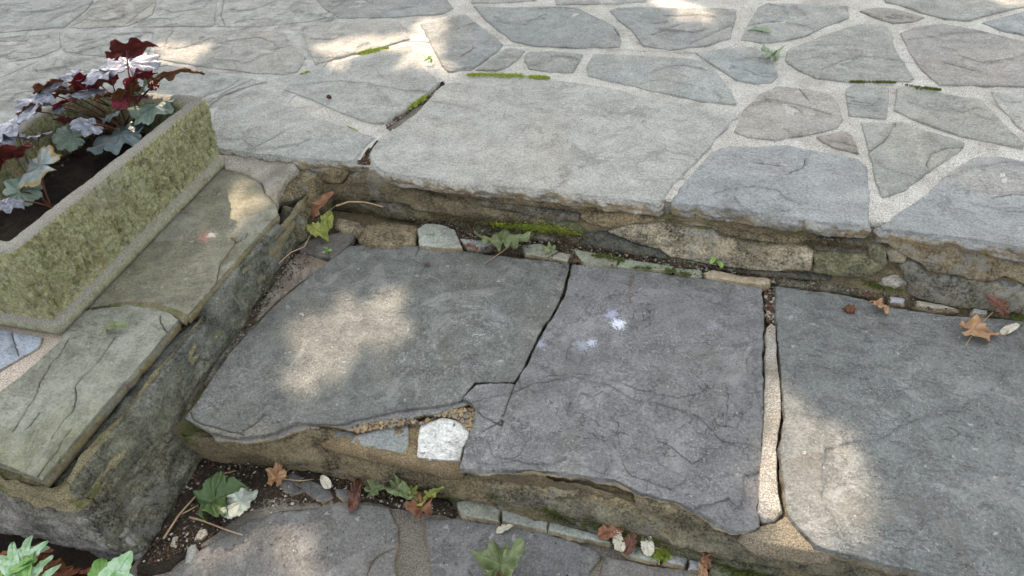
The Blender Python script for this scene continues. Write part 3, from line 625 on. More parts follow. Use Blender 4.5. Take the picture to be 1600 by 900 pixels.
for k, (px, c, b) in enumerate(LS):
    slab('stone', [(a, min(b_, -.031)) for a, b_ in pl(px)] if c[0] > .33 else pl(px), rl, .06, M_RUB, res=.010, eres=.007, jit=.003, rnd=.004, bulge=b*.4, brad=.009, rough=.004, rfreq=26, hfn=strata(.006, 400+k), side=.003, seed=400+k, col=c, parent=lr, rings=3)
slab('bedding_mortar', pz([(500,690),(540,676),(560,662),(600,655),(640,652),(655,662),(700,641),(742,640),(747,660),(738,690),(722,735),(700,738),(640,724),(560,706)], -.021), flat(-.021), .03, M_OCH, res=.008, eres=.006, jit=.004, rough=.010, rfreq=25, rnd=.006, seed=419, parent=lr)
# bedding stones exposed where the slab has broken off
for px, z, c, nm, lab, sd in [
    ([(650,714),(652,690),(656,663),(690,652),(715,655),(733,668),(736,676),(724,700),(719,719),(690,719)], -.016, (.62,.63,.60), 'bedding_stone', 'whitewashed bedding stone exposed under the broken slab edge', 420),
    ([(546,690),(560,676),(590,668),(638,660),(639,684),(638,709),(600,704),(560,696)], -.018, (.235,.255,.245), 'bedding_stone', 'flat blue grey bedding stone left of the whitewashed one', 421),
    ([(480,668),(520,670),(550,672),(556,677),(542,689),(505,680)], -.022, (.15,.16,.16), 'bedding_stone', 'dark bedding stone in the hollow under the ragged slab edge', 422)]:
    tag(slab(nm, pz(px, z), flat(z), .03, M_LOW, res=.008, eres=.006, jit=.003, rnd=.005, rough=.004, rfreq=18, seed=sd, col=c), lab, 'bedding stone', 'bedding stones exposed by the break')

# ------------------------------------------------------------------ lower path
LG = 'flagstones of the lower path'
for k, (px, c, lab) in enumerate([
    ([(190,960),(250,905),(310,862),(385,815),(430,800),(480,796),(520,788),(560,786),(608,792),(620,820),(623,850),(616,880),(628,960)], (.145,.145,.14), 'lower flagstone at the left with faint sun flecks'),
    ([(664,811),(720,809),(800,823),(880,839),(933,860),(940,868),(922,890),(912,960),(684,960),(672,890),(668,850)], (.135,.14,.138), 'lower flagstone in the middle holding the curled green leaf'),
    ([(946,868),(1010,882),(1100,894),(1160,904),(1240,925),(1240,990),(920,970)], (.16,.156,.145), 'lower flagstone at the right cut by the bottom edge')]):
    tag(slab('flagstone', pz(px, ZL), flat(ZL), .03, M_LOW, res=.013, eres=.008, jit=.003, rough=.002, seed=500+k, col=c, cracks=[pz([(620,854),(590,868),(577,885),(573,905)], ZL)] if k == 0 else []), lab, 'flagstone', LG)
tag(slab('mortar_band', pz([(300,856),(340,832),(380,790),(420,775),(470,768),(515,783),(560,782),(540,790),(500,794),(440,800),(385,818),(330,852)], ZL-.002), flat(ZL-.002), .02, M_MORTB, res=.012, jit=.004, rough=.003, seed=510), 'brown mortar band behind the left lower flagstone', 'mortar')
for k, (px, c, lab) in enumerate([
    ([(462,756),(480,748),(512,760),(521,776),(506,784),(488,776)], (.10,.10,.10), 'dark broken slate piece in the soil, rightmost of the three'),
    ([(428,748),(455,738),(474,745),(462,758),(476,768),(458,772),(440,762)], (.09,.09,.09), 'dark broken slate piece in the soil, middle one'),
    ([(524,762),(546,765),(552,778),(536,782),(525,774)], (.11,.11,.11), 'small dark slate chip in the soil near the green leaves'),
    ([(288,880),(292,855),(305,848),(308,858),(298,880)], (.22,.24,.24), 'grey pointed stone flake lying beside the wall corner'),
    ([(304,842),(310,827),(322,826),(324,834),(314,842)], (.50,.46,.38), 'pale cream stone chip beside the long twig'),
    ([(265,850),(270,838),(275,838),(272,852)], (.42,.38,.30), 'narrow cream stone chip in the dirt by the wall')]):
    tag(slab('stone_chip', pz(px, ZL+.006), flat(ZL+.006), .014, M_LOW, res=.008, eres=.004, jit=.002, rough=.002, seed=520+k, col=c), lab, 'stone chip', 'stone chips in the soil')
KG = 'small stones along the foot of the lower riser'
for k, (px, c, lab) in enumerate([
    ([(713,782),(735,778),(783,786),(779,815),(722,805),(716,795)], (.25,.27,.22), 'green grey edging stone, first at the left of its row'),
    ([(785,790),(820,797),(856,813),(854,829),(820,822),(784,814)], (.24,.26,.23), 'grey edging stone right of the straight dark gap'),
    ([(858,814),(890,821),(930,834),(958,846),(953,850),(905,841),(857,829)], (.25,.28,.25), 'long pale edging stone in the middle of its row'),
    ([(962,842),(985,850),(1010,856),(1034,868),(1026,879),(985,870),(966,856)], (.24,.27,.24), 'edging stone under the small heap of dead leaves'),
    ([(1040,862),(1075,871),(1069,885),(1038,878)], (.27,.29,.30), 'bluish edging stone right of the moss tuft'),
    ([(1077,873),(1104,880),(1098,893),(1075,888)], (.27,.30,.31), 'small bluish edging stone beside the orange leaf'),
    ([(1112,872),(1142,872),(1150,890),(1140,905),(1108,893)], (.15,.17,.11), 'dark mossy edging stone near the bottom edge')]):
    tag(slab('edging_stone', pz(px, ZL+.012), flat(ZL+.012), .025, M_LOW, res=.009, eres=.005, jit=.0028, rnd=.004, bulge=.002, rough=.003, seed=540+k, col=c), lab, 'edging stone', KG)

# ------------------------------------------------------------------ side wall with coping
sw = empty('side_wall', (-1.3, .95, ZL), 'low mossy stone side wall with slab coping, carrying the planter', 'stone wall')
sheet('mortar_bed', -2.3, -1.15, .478, 1.50, ZC-.034, .02, .003, M_MORTW, 20, parent=sw)
def wall_core():
    path = []
    for i in range(110): path.append(('e', -2.3+(1.24)*i/110))
    for i in range(9): path.append(('c', i/8))
    for i in range(1, 220): path.append(('w', .49+1.09*i/219))
    vs, fs = [], []; nzv = 56
    for j in range(nzv+1):
        z = -.22+.310*j/nzv
        for kd, s in path:
            xc = XW(.47, z)
            if kd == 'e': p = Vector((s*1.0 if s < xc-.03 else xc-.03, .468, z)); n_ = Vector((0, -1, 0))
            elif kd == 'c': an = s*math.pi/2; p = Vector((xc-.03+.03*math.sin(an), .498-.03*math.cos(an), z)); n_ = Vector((math.sin(an), -math.cos(an), 0))
            else: p = Vector((XW(s, z), s, z)); n_ = Vector((1, 0, 0))
            q = Vector((p.x, p.y*.35 if kd == 'w' else p.y, z*1.5))
            d = nz(q.x, q.y, q.z, 9, 5, 21)*.010+nz(p.x*.3, p.y*.22, p.z, 70, 4, 22)*.009-.005
            bulge = .012*max(0, 1-((z+.06)/.10)**2) if kd in 'ec' else .006*max(0, 1-((z+.05)/.11)**2)
            vs.append(p+n_*(d+bulge))
    n = len(path)
    for nm, i0, i1, j0, j1, mt, cl in (('end_stone', 0, 116, 0, 44, M_WALL, (.42, .41, .40)), ('mortar_bed', 0, n-1, 44, nzv, M_MORTW, None), ('face_stone', 116, n-1, 0, 44, M_WALL, (.255, .255, .20))):
        f2 = [(j*n+i, j*n+i+1, (j+1)*n+i+1, (j+1)*n+i) for j in range(j0, j1) for i in range(i0, i1)]
        used = sorted({q for f in f2 for q in f}); mp_ = {q: k for k, q in enumerate(used)}
        mesh_obj(nm, [vs[q] for q in used], [tuple(mp_[q] for q in f) for f in f2], mt, sw, cl, recalc=False)
wall_core()
slab('coping_slab', pz([(66,750),(0,724),(-120,680),(-60,640),(0,613),(50,572),(96,530),(110,494),(140,484),(168,480),(200,477),(235,480),(262,487),(280,498),(230,556),(170,625),(110,697)], ZC), flat(ZC), .032, M_COPE, res=.013, eres=.008, jit=.003, rnd=.002, rough=.004, rfreq=6, side=.004, seed=601, col=(.205,.21,.17), parent=sw, under=.004,
    cracks=[pz(k, ZC) for k in ([(107,530),(92,555),(82,562),(72,580),(60,600),(58,612),(40,640),(20,672)], [(176,532),(160,554),(138,580),(117,603),(119,625),(112,645),(95,662),(83,682)], [(110,674),(95,692),(90,708),(70,730),(62,742)], [(250,495),(252,508),(262,520)], [(60,645),(45,665)])])
slab('coping_slab', pz([(292,494),(262,482),(236,475),(200,473),(168,476),(138,480),(112,490),(220,360),(300,280),(335,258),(372,266),(408,286),(413,300),(432,318),(434,334),(395,378),(345,434)], ZC-.002), flat(ZC-.002), .03, M_COPE, res=.013, eres=.008, jit=.003, rnd=.002, rough=.004, rfreq=6, side=.004, seed=602, col=(.18,.175,.13), parent=sw, under=.004,
    cracks=[pz(k, ZC-.002) for k in ([(367,380),(355,398),(343,415),(340,432),(337,445)], [(386,365),(384,372),(370,378),(360,372)])])
slab('mortar_cap', pz([(338,241),(395,243),(440,250),(458,252),(464,262),(448,278),(433,300),(430,316),(415,302),(410,286),(385,272),(352,264)], ZC+.004), flat(ZC+.004), .03, M_STRIP, res=.01, eres=.006, jit=.002, rough=.004, seed=603, parent=sw)
slab('mortar_cap', pz([(170,478),(168,474),(205,470),(240,472),(268,480),(292,490),(286,500),(262,488),(235,481),(200,478)], ZC+.0015), flat(ZC+.0015), .02, M_MORTW, res=.008, eres=.006, jit=.001, rough=.002, seed=604, parent=sw)
for k, (px, c, b) in enumerate([
    ([(112,762),(150,712),(205,645),(262,572),(318,505),(335,520),(308,575),(290,630),(268,675),(232,706),(188,745),(150,775),(125,782)], (.19,.205,.18), .012),
    ([(152,790),(195,760),(238,722),(274,682),(288,668),(300,690),(315,710),(275,785),(228,862),(205,868),(172,838),(145,812)], (.165,.17,.14), .012),
    ([(322,492),(352,445),(400,392),(436,350),(462,372),(438,410),(402,462),(372,512),(345,548),(325,565),(312,560),(325,525)], (.18,.195,.165), .010),
    ([(292,640),(300,622),(322,600),(318,622),(305,645)], (.30,.30,.22), .014)]):
    slab('stone', pw(px), rw, .05, M_WALL, res=.010, eres=.006, jit=.003, rnd=.005, bulge=b*.05, brad=.02, rough=.014, rfreq=14, side=.003, seed=620+k, col=c, parent=sw, rings=3)
# chunky mortared corner stone at the inner corner
cs = [(W3(456, 300, .065), (.066, .085, .068), 41, (.25,.21,.12)), (W3(484, 306, .04), (.055, .070, .095), 42, (.30,.24,.13)), (W3(462, 352, .02), (.05, .055, .06), 44, (.19,.18,.11)), (W3(430, 300, .05), (.06, .07, .06), 47, (.24,.22,.14))]
for c, s_, sd, col in cs:
    v, f = facet(c, s_, sd)
    v = [Vector((p.x, p.y, min(p.z, .104+.005*nz(p.x, p.y, 0, 30)))) for p in v]
    mesh_obj('stone', v, f, M_RUB, sw, col)

# ------------------------------------------------------------------ planter
s = NT('mossy_concrete')
sep = s.t.nodes.new('ShaderNodeSeparateXYZ'); s.put(sep.inputs[0], s.P.outputs['True Normal']); side = s.ramp(sep.outputs[2], .45, .8, 1, 0)
sepp = s.t.nodes.new('ShaderNodeSeparateXYZ'); s.put(sepp.inputs[0], s.P.outputs['Position'])
conc = s.scale(s.mix(s.noise(12, 4), (.40, .39, .34), (.30, .29, .24)), s.ramp(s.noise(380, 3, .75), .3, .7, .55, 1.35))
mossc = s.mix(s.ramp(s.noise(120, 5, .85), .36, .64), (.20, .21, .09), (.50, .52, .30))
mossc = s.mix(s.ramp(s.noise(22, 5, .7), .45, .68, 0, .75), mossc, (.27, .24, .12))
mossc = s.mix(s.ramp(s.noise(26, 6, .75, .4), .52, .66, 0, .6), mossc, (.085, .08, .04))
low = s.ramp(sepp.outputs[2], .145, .165, .55, 1)
col = s.mix(s.math('MULTIPLY', s.math('MULTIPLY', side, low), s.ramp(s.noise(5, 4, .6), .25, .42, .55, 1)), conc, mossc)
pit = s.noise(62, 4, .7, .3, s.mapping((1, 1, .32), (0, .35, 0)))
col = s.mix(s.math('MULTIPLY', s.math('MULTIPLY', side, low), s.ramp(pit, .54, .66, 0, .62)), col, (.05, .048, .025))  # tool pits painted darker as relief shade that soft light leaves out
col = s.mix(s.math('MULTIPLY', side, s.ramp(pit, .32, .42, .6, 0)), col, (.46, .44, .34))  # ridges painted lighter to bring out the same relief
hh = s.math('ADD', s.noise(170, 5, .8), s.math('ADD', s.math('MULTIPLY', s.noise(40, 4, .6), 1.5), s.math('MULTIPLY', pit, -2.)))
M_PLANT = s.done(col, .95, s.bump(hh, .009))
pt = empty('planter', (-1.58, 1.18, ZC), 'mossy concrete trough planter standing on the coping', 'planter')
def planter():
    z0, z1 = ZC+.001, .355; X = lambda y: -1.382+.0*(y-.82)
    rimA, rimB = at(2, 396, z1), at(325, 150, z1)
    def rounded(xr0, xr1, yn, yf, xl, r, n=5):
        pts = []
        for cx, cy, a0 in ((xr0-r, yn+r, -90), (xr1-r, yf-r, 0), (xl+r, yf-r, 90), (xl+r, yn+r, 180)):
            for k in range(n+1):
                a = math.radians(a0+90*k/n); pts.append((cx+r*math.cos(a), cy+r*math.sin(a)))
        out = []
        for i in range(len(pts)):
            a, b = np.array(pts[i]), np.array(pts[(i+1) % len(pts)]); L = np.linalg.norm(b-a); k = max(1, int(L/.005))
            if i % (n+1) == n: 
                k = {n: 140, 2*n+1: 84, 3*n+2: 140, 4*n+3: 84}[i]
            else: k = 1
            for j in range(k): out.append(tuple(a+(b-a)*j/k))
        return out
    rings = []
    def ring(t, z, off):   # t 0 = base outline, 1 = rim outline
        xr0 = -1.384+(rimA[0]+.022+1.384)*t-off; xr1 = -1.384+(rimB[0]+1.384)*t-off
        return rounded(xr0, xr1, .812+(rimA[1]-.812)*t+off, 1.548+(rimB[1]-1.548)*t-off, -1.80+off*1-.02*t, .018-min(off, .012)), z
    prof = [(0, z0, 0.004), (0, z0+.012, 0), (0, z0+.028, 0), (0, z0+.032, .004), (.1, z0+.036, .013)]
    K = 34
    for k in range(K): prof.append((.1+.87*k/K, z0+.038+(z1-.012-z0-.038)*k/K, .013-.011*k/K))
    prof += [(1, z1-.008, .0015), (1, z1-.003, .002), (1, z1, .006), (1, z1+.001, .02), (1, z1, .035), (1, z1-.004, .041)]
    for k in range(1, 12): prof.append((1-.6*k/11, z1-.004-.15*k/11, .043+.008*k/11))
    vs, fs = [], []
    for t, z, off in prof:
        pts, zz = ring(t, z, off); face = .045 < z-z0 < z1-z0-.012 and off < .03
        for i, (x, y) in enumerate(pts):
            d = nz(x, y, z, 60, 3, 9)*.0012
            if face:
                fade = min(1, (z-z0-.045)/.02)*min(1, (z1-.012-z)/.025)
                s_ = (x+y)*1.0+nz(x, y, z, 8, 2, 4)*.02-(z-z0)*.22
                d += fade*(-abs(noise.noise(Vector((s_*40, z*7, 3))))*.022+nz(x, y, z, 75, 3, 8)*.006+.006)
            elif off >= .03: d += nz(x, y, z, 30, 4, 8)*.004
            elif z > z1-.02: d += nz(x, y, 0, 20, 3, 6)*.0015
            c = Vector((-1.59, 1.18)); n_ = Vector((0, 0))
            a = pts[i-1]; b = pts[(i+1) % len(pts)]; tv = Vector((b[0]-a[0], b[1]-a[1]))
            if tv.length > 0: tv.normalize(); n_ = Vector((tv.y, -tv.x))
            sg = -1 if off >= .04 else 1
            vs.append((x+n_.x*d*sg, y+n_.y*d*sg, zz+(nz(x, y, 0, 12, 3, 2)*.002 if z >= z1-.02 else 0)))
    n = len(ring(0, 0, 0)[0])
    for j in range(len(prof)-1):
        for i in range(n): a = j*n+i; b = j*n+(i+1) % n; fs.append((a, b, b+n, a+n))
    fs.append(tuple(range(n))[::-1])
    mesh_obj('trough', vs, fs, M_PLANT, pt, recalc=False)
planter()
sm = sheet('soil', -1.76, -1.412, .872, 1.50, .235, .01, .02, M_SOIL, 12, parent=pt)

# ------------------------------------------------------------------ leaves
def blend_outline(kind, n=96):
    pts = []; veins = []
    if kind == 'heuchera':
        lobes = [(-140, .72), (-92, .9), (-45, .96), (0, 1.), (45, .96), (92, .9), (140, .72)]
        for i in range(n):
            a = -180+360*i/n; r = .30
            for la, lr in lobes: r = max(r, lr*(1-(abs(a-la)/34)**2*.42)) if abs(a-la) < 34 else r
            r = min(r, 1); r *= 1+.07*abs(math.sin(math.radians(a)*14))
            if abs(a) > 165: r = min(r, .12+(.55)*(180-abs(a))/15*.8)
            v = max((math.exp(-((a-la)/2.2)**2) for la, _ in lobes)); pts.append((a, r)); veins.append(v)
    elif kind == 'maple':
        lobes = [(-122, .58, 34), (-60, .88, 32), (0, 1., 30), (60, .88, 32), (122, .58, 34)]
        for i in range(n):
            a = -180+360*i/n; r = .52
            for la, lr, wd in lobes:
                d = abs(a-la)/wd
                if d < 1.6: r = max(r, lr*(1-d*.38)+(.10*(1-abs(d-.55)*5) if abs(d-.55) < .2 else 0)*lr)
            if abs(a) > 160: r = min(r, .16+.1*(180-abs(a))/20)
            pts.append((a, r)); veins.append(max(math.exp(-((a-la)/2.6)**2) for la, _, _ in lobes))
    else:  # lance / oval
        for i in range(n):
            a = math.radians(-180+360*i/n); y = math.cos(a); x = math.sin(a)*(.34 if kind == 'lance' else .55)*(1-.35*y)
            x *= 1+(.06*math.sin(i*1.9) if kind == 'oval' else 0)
            pts.append((math.degrees(math.atan2(x, y)), math.hypot(x, y))); veins.append(math.exp(-(math.sin(a)/.06)**2))
    return pts, veins
def leaf(name, kind, pos, size, rot, mat, parent=None, curl=.2, fold=.15, ruffle=.05, seed=0, aspect=1., stem=None, stemmat=None, groundz=None, twist=0.):
    """leaf blade, tip along local +y; rot = euler degrees; centre/petiole joint at pos"""
    pts, ve = blend_outline(kind); R = Matrix.Rotation(math.radians(rot[3] if len(rot) > 3 else 0), 3, Vector((.73, .68, 0))) @ Matrix.Rotation(math.radians(rot[2]), 3, 'Z') @ Matrix.Rotation(math.radians(rot[0]), 3, 'X') @ Matrix.Rotation(math.radians(rot[1]), 3, 'Y')
    rings = [.0, .2, .4, .6, .8, .93, 1.]; vs, vn, rm, fs = [], [], [], []
    n = len(pts)
    for q in rings:
        for (a, r), v in zip(pts, ve):
            ar = math.radians(a); x = math.sin(ar)*r*q*aspect; y = math.cos(ar)*r*q
            z = fold*abs(x)-curl*(y*y+x*x*.6)*.6+ruffle*q*q*noise.noise(Vector((math.sin(ar)*2.3+seed*3, math.cos(ar)*2.3, q)))*2 + twist*x*y
            z += nz(x, y, 0, 3.3, 3, seed)*ruffle*.6 - .02*v*(1-q)
            vs.append(Vector(pos)+R @ (Vector((x, y, z))*size)); vn.append(v if q > 0 else 1.); rm.append(q)
    for j in range(len(rings)-1):
        for i in range(n):
            a = j*n+i; b = j*n+(i+1) % n
            fs.append((a, b, b+n, a+n))
    if groundz is not None:
        mz = min(v.z for v in vs); dz = groundz-mz+.0006
        vs = [v+Vector((0, 0, dz)) for v in vs]; pos = Vector(pos)+Vector((0, 0, dz))
    o = mesh_obj(name, vs, fs, mat, parent, recalc=False, attrs={'vein': vn, 'rim': rm}, origin=Vector(pos))
    md = o.modifiers.new('thickness', 'SOLIDIFY'); md.thickness = .0005; md.offset = 0
    return o

M_HEU = leafmat('silver_leaf', (.28, .31, .38), (.14, .14, .18), (.16, .022, .02), (.10, .08, .10), .28, .22, spec=.7)  # pale blue base colour also holds some painted sky reflection
M_HEUR = leafmat('dark_red_leaf', (.17, .035, .035), (.10, .018, .018), (.115, .03, .018), (.17, .05, .035), .42, .35)
M_HEUP = leafmat('magenta_leaf', (.28, .03, .06), (.17, .02, .035), (.14, .02, .03), (.45, .10, .14), .4, .4)
M_HEUB = leafmat('rusty_leaf', (.16, .07, .025), (.11, .045, .018), (.13, .055, .02), (.2, .12, .05), .55, .25)
M_HEUG = leafmat('green_silver_leaf', (.14, .20, .15), (.20, .27, .22), (.12, .09, .06), (.34, .44, .38), .42, .15, spec=.6)
M_HEUT = leafmat('blue_green_leaf', (.085, .125, .125), (.12, .17, .175), (.09, .05, .05), (.15, .21, .21), .38, .15, spec=.6)
M_HEUY = leafmat('fading_silver_leaf', (.33, .38, .38), (.24, .29, .27), (.09, .075, .03), (.4, .46, .44), .4, .2, edge=(.26, .17, .04), spec=.6)
M_STEMR = simple('petiole', (.12, .035, .025), (.20, .08, .05), 40)
M_STEMD = simple('dark_petiole', (.05, .022, .02), (.08, .04, .03), 40)
M_DRY = simple('dry_stalk', (.28, .17, .09), (.16, .08, .05), 60)
hp = empty('foliage_plant', (*at(205, 190, .25), .24), 'leafy plant with silver, red and rust leaves growing in the planter', 'plant')
base = Vector((*at(215, 192, .25), .24))
HL = [  # px, z, size, rot(pitch, roll, yaw, tilt away from the viewer), material, aspect, dark petiole?
 ((197, 78), .53, .072, (6, 0, -60, -36), M_HEUR, 1.0, 0),
 ((263, 115), .43, .085, (0, 0, -60, -25), M_HEUB, 1., 1),
 ((203, 100), .46, .074, (8, 4, 20, -2), M_HEU, 1.2, 1),
 ((168, 108), .455, .076, (-6, -8, 70, 0), M_HEU, 1.1, 1),
 ((146, 124), .42, .062, (12, 6, 40, -46), M_HEUR, 1.1, 0),
 ((122, 130), .42, .042, (0, -15, -20, -42), M_HEUP, 1., 0),
 ((212, 122), .43, .056, (10, 8, -40, -44), M_HEUP, 1., 0),
 ((196, 140), .40, .046, (0, -8, 30, -46), M_HEUB, 1., 0),
 ((222, 137), .39, .050, (10, -38, 40, -30), M_HEUG, .8, 1),
 ((238, 134), .385, .022, (20, 20, -40, 0), M_HEUR, 1., 0),
 ((74, 145), .42, .070, (0, -14, 80, -2), M_HEU, 1.1, 1),
 ((76, 132), .43, .052, (0, -10, 75, -42), M_HEUB, .9, 1),
 ((94, 142), .42, .038, (8, 0, -15, -44), M_HEUB, .9, 1),
 ((95, 162), .40, .040, (10, 12, -50, -40), M_HEUP, .9, 0),
 ((90, 172), .39, .024, (10, -10, 10), M_HEU, 1., 1),
 ((112, 118), .41, .040, (10, -10, 60, -5), M_HEU, 1., 1),
 ((22, 192), .42, .078, (-6, -14, 75, -2), M_HEU, 1.1, 1),
 ((42, 172), .42, .040, (8, -10, 0, -44), M_HEUB, .8, 1),
 ((5, 215), .40, .075, (6, 16, 100, -6), M_HEU, 1., 1),
 ((60, 212), .36, .045, (-16, 16, 80, 0), M_HEU, 1., 1),
 ((242, 164), .345, .080, (-10, 8, 150), M_HEUG, 1.15, 1),
 ((192, 210), .300, .098, (-6, 4, 110), M_HEUT, 1.1, 1),
 ((140, 196), .36, .048, (22, -24, 170), M_HEU, .9, 0),
 ((62, 262), .345, .078, (-4, -24, 105, -14), M_HEUY, 1., 0),
 ((2, 246), .38, .080, (10, 14, -70, -46), M_HEUR, .9, 0),
 ((188, 163), .36, .026, (58, 0, 30), M_HEUP, 1., 0),
 ((112, 214), .31, .050, (10, -20, 120, 10), M_HEUG, 1., 1),
 ((158, 150), .40, .042, (10, 10, -20, -40), M_HEUB, 1., 0),
 ((136, 146), .40, .050, (0, 10, 60, 0), M_HEU, 1., 1),
 ((176, 178), .33, .040, (20, 20, -150, 10), M_HEUT, 1., 1),
 ((104, 186), .36, .036, (0, 20, 30, -44), M_HEUR, 1., 0),
 ((50, 160), .42, .050, (0, 0, 40, 4), M_HEU, 1., 1),
 ((30, 300), .31, .050, (0, 20, -30, 10), M_HEUG, 1., 1),
 ((216, 152), .38, .034, (10, 0, 100, -40), M_HEUR, 1., 0),
 ((8, 320), .34, .050, (10, 20, 90), M_HEU, 1., 0),
]
for k, (p, z, sz, rot, mt, asp, dk) in enumerate(HL):
    pos = Vector((*at(p[0], p[1], z), z))
    leaf('leaf', 'heuchera', pos, sz, rot, mt, hp, curl=.35, fold=.10, ruffle=.15, seed=k+1, aspect=asp)
    bs = base+Vector((random.Random(k).uniform(-.05, .03), random.Random(k+50).uniform(-.07, .03), -.01))
    if p[0] < 70 and p[1] > 180: bs = Vector((*at(60+k, 330, .24), .24))
    mid = (bs+pos)/2+Vector((0, 0, .04)); 
    v, f = tube(curve(bs, mid, pos-Vector((0, 0, .002)), 9), .0023, 6, .7)
    mesh_obj('petiole', v, f, M_STEMD if dk else M_STEMR, hp)
rr = random.Random(4)
for k in range(26):
    bs = base+Vector((rr.uniform(-.07, .03), rr.uniform(-.08, .03), -.01)); tp = bs+Vector((rr.uniform(-.08, .04), rr.uniform(-.05, .04), rr.uniform(.03, .11)))
    v, f = tube(curve(bs, (bs+tp)/2+Vector((rr.uniform(-.02, .02), 0, .02)), tp, 6), .0016, 5, .6); mesh_obj('dry_stalk', v, f, M_DRY if k % 2 else M_STEMR, hp)
cr = Many()
for k in range(160):
    c = base+Vector((rr.gauss(-.01, .035), rr.gauss(-.01, .04), rr.uniform(-.015, .025))); d = Vector((rr.uniform(-1, 1), rr.uniform(-1, 1), rr.uniform(-.3, .8))).normalized()*rr.uniform(.008, .022)
    cr.add(*tube([c-d, c+d*.2+Vector((0, 0, .002)), c+d], rr.uniform(.001, .0022), 4, .5))
mesh_obj('crown_litter', cr.v, cr.f, simple('crown_bark', (.20, .10, .05), (.07, .035, .02), 80), hp)['kind'] = 'stuff'

# fallen leaves -----------------------------------------------------
M_LG = leafmat('fallen_green_leaf', (.22, .27, .13), (.15, .19, .08), (.24, .31, .17), (.30, .36, .18), .55, .25)
M_LP = leafmat('pale_green_leaf', (.33, .40, .27), (.26, .33, .22), (.36, .42, .30), (.4, .45, .33), .6, .2)
M_LD = leafmat('dark_green_leaf', (.045, .085, .025), (.06, .11, .03), (.10, .14, .06), (.09, .13, .05), .45, .15)
M_LT = leafmat('tan_dead_leaf', (.42, .27, .16), (.35, .20, .09), (.42, .27, .15), (.28, .15, .08), .65, .2)
M_LO = leafmat('orange_dead_leaf', (.30, .15, .08), (.20, .09, .05), (.32, .15, .08), (.2, .08, .04), .65, .2)
M_LY = leafmat('yellow_green_leaf', (.30, .33, .08), (.20, .24, .05), (.30, .30, .10), (.35, .36, .14), .55, .25)
M_LB = leafmat('brown_dead_leaf', (.16, .07, .045), (.10, .045, .03), (.14, .07, .05), (.08, .04, .03), .7, .1)
M_LC = leafmat('cream_petal', (.62, .60, .50), (.50, .48, .38), (.6, .58, .5), (.45, .45, .35), .6, .2)
M_LGY = leafmat('weathered_grey_leaf', (.34, .38, .33), (.24, .28, .23), (.3, .33, .28), (.2, .24, .2), .7, .1)
M_TWIG = simple('twig_bark', (.13, .08, .055), (.22, .15, .10), 60)
M_TWIGP = simple('pale_twig', (.36, .27, .17), (.25, .17, .10), 60)
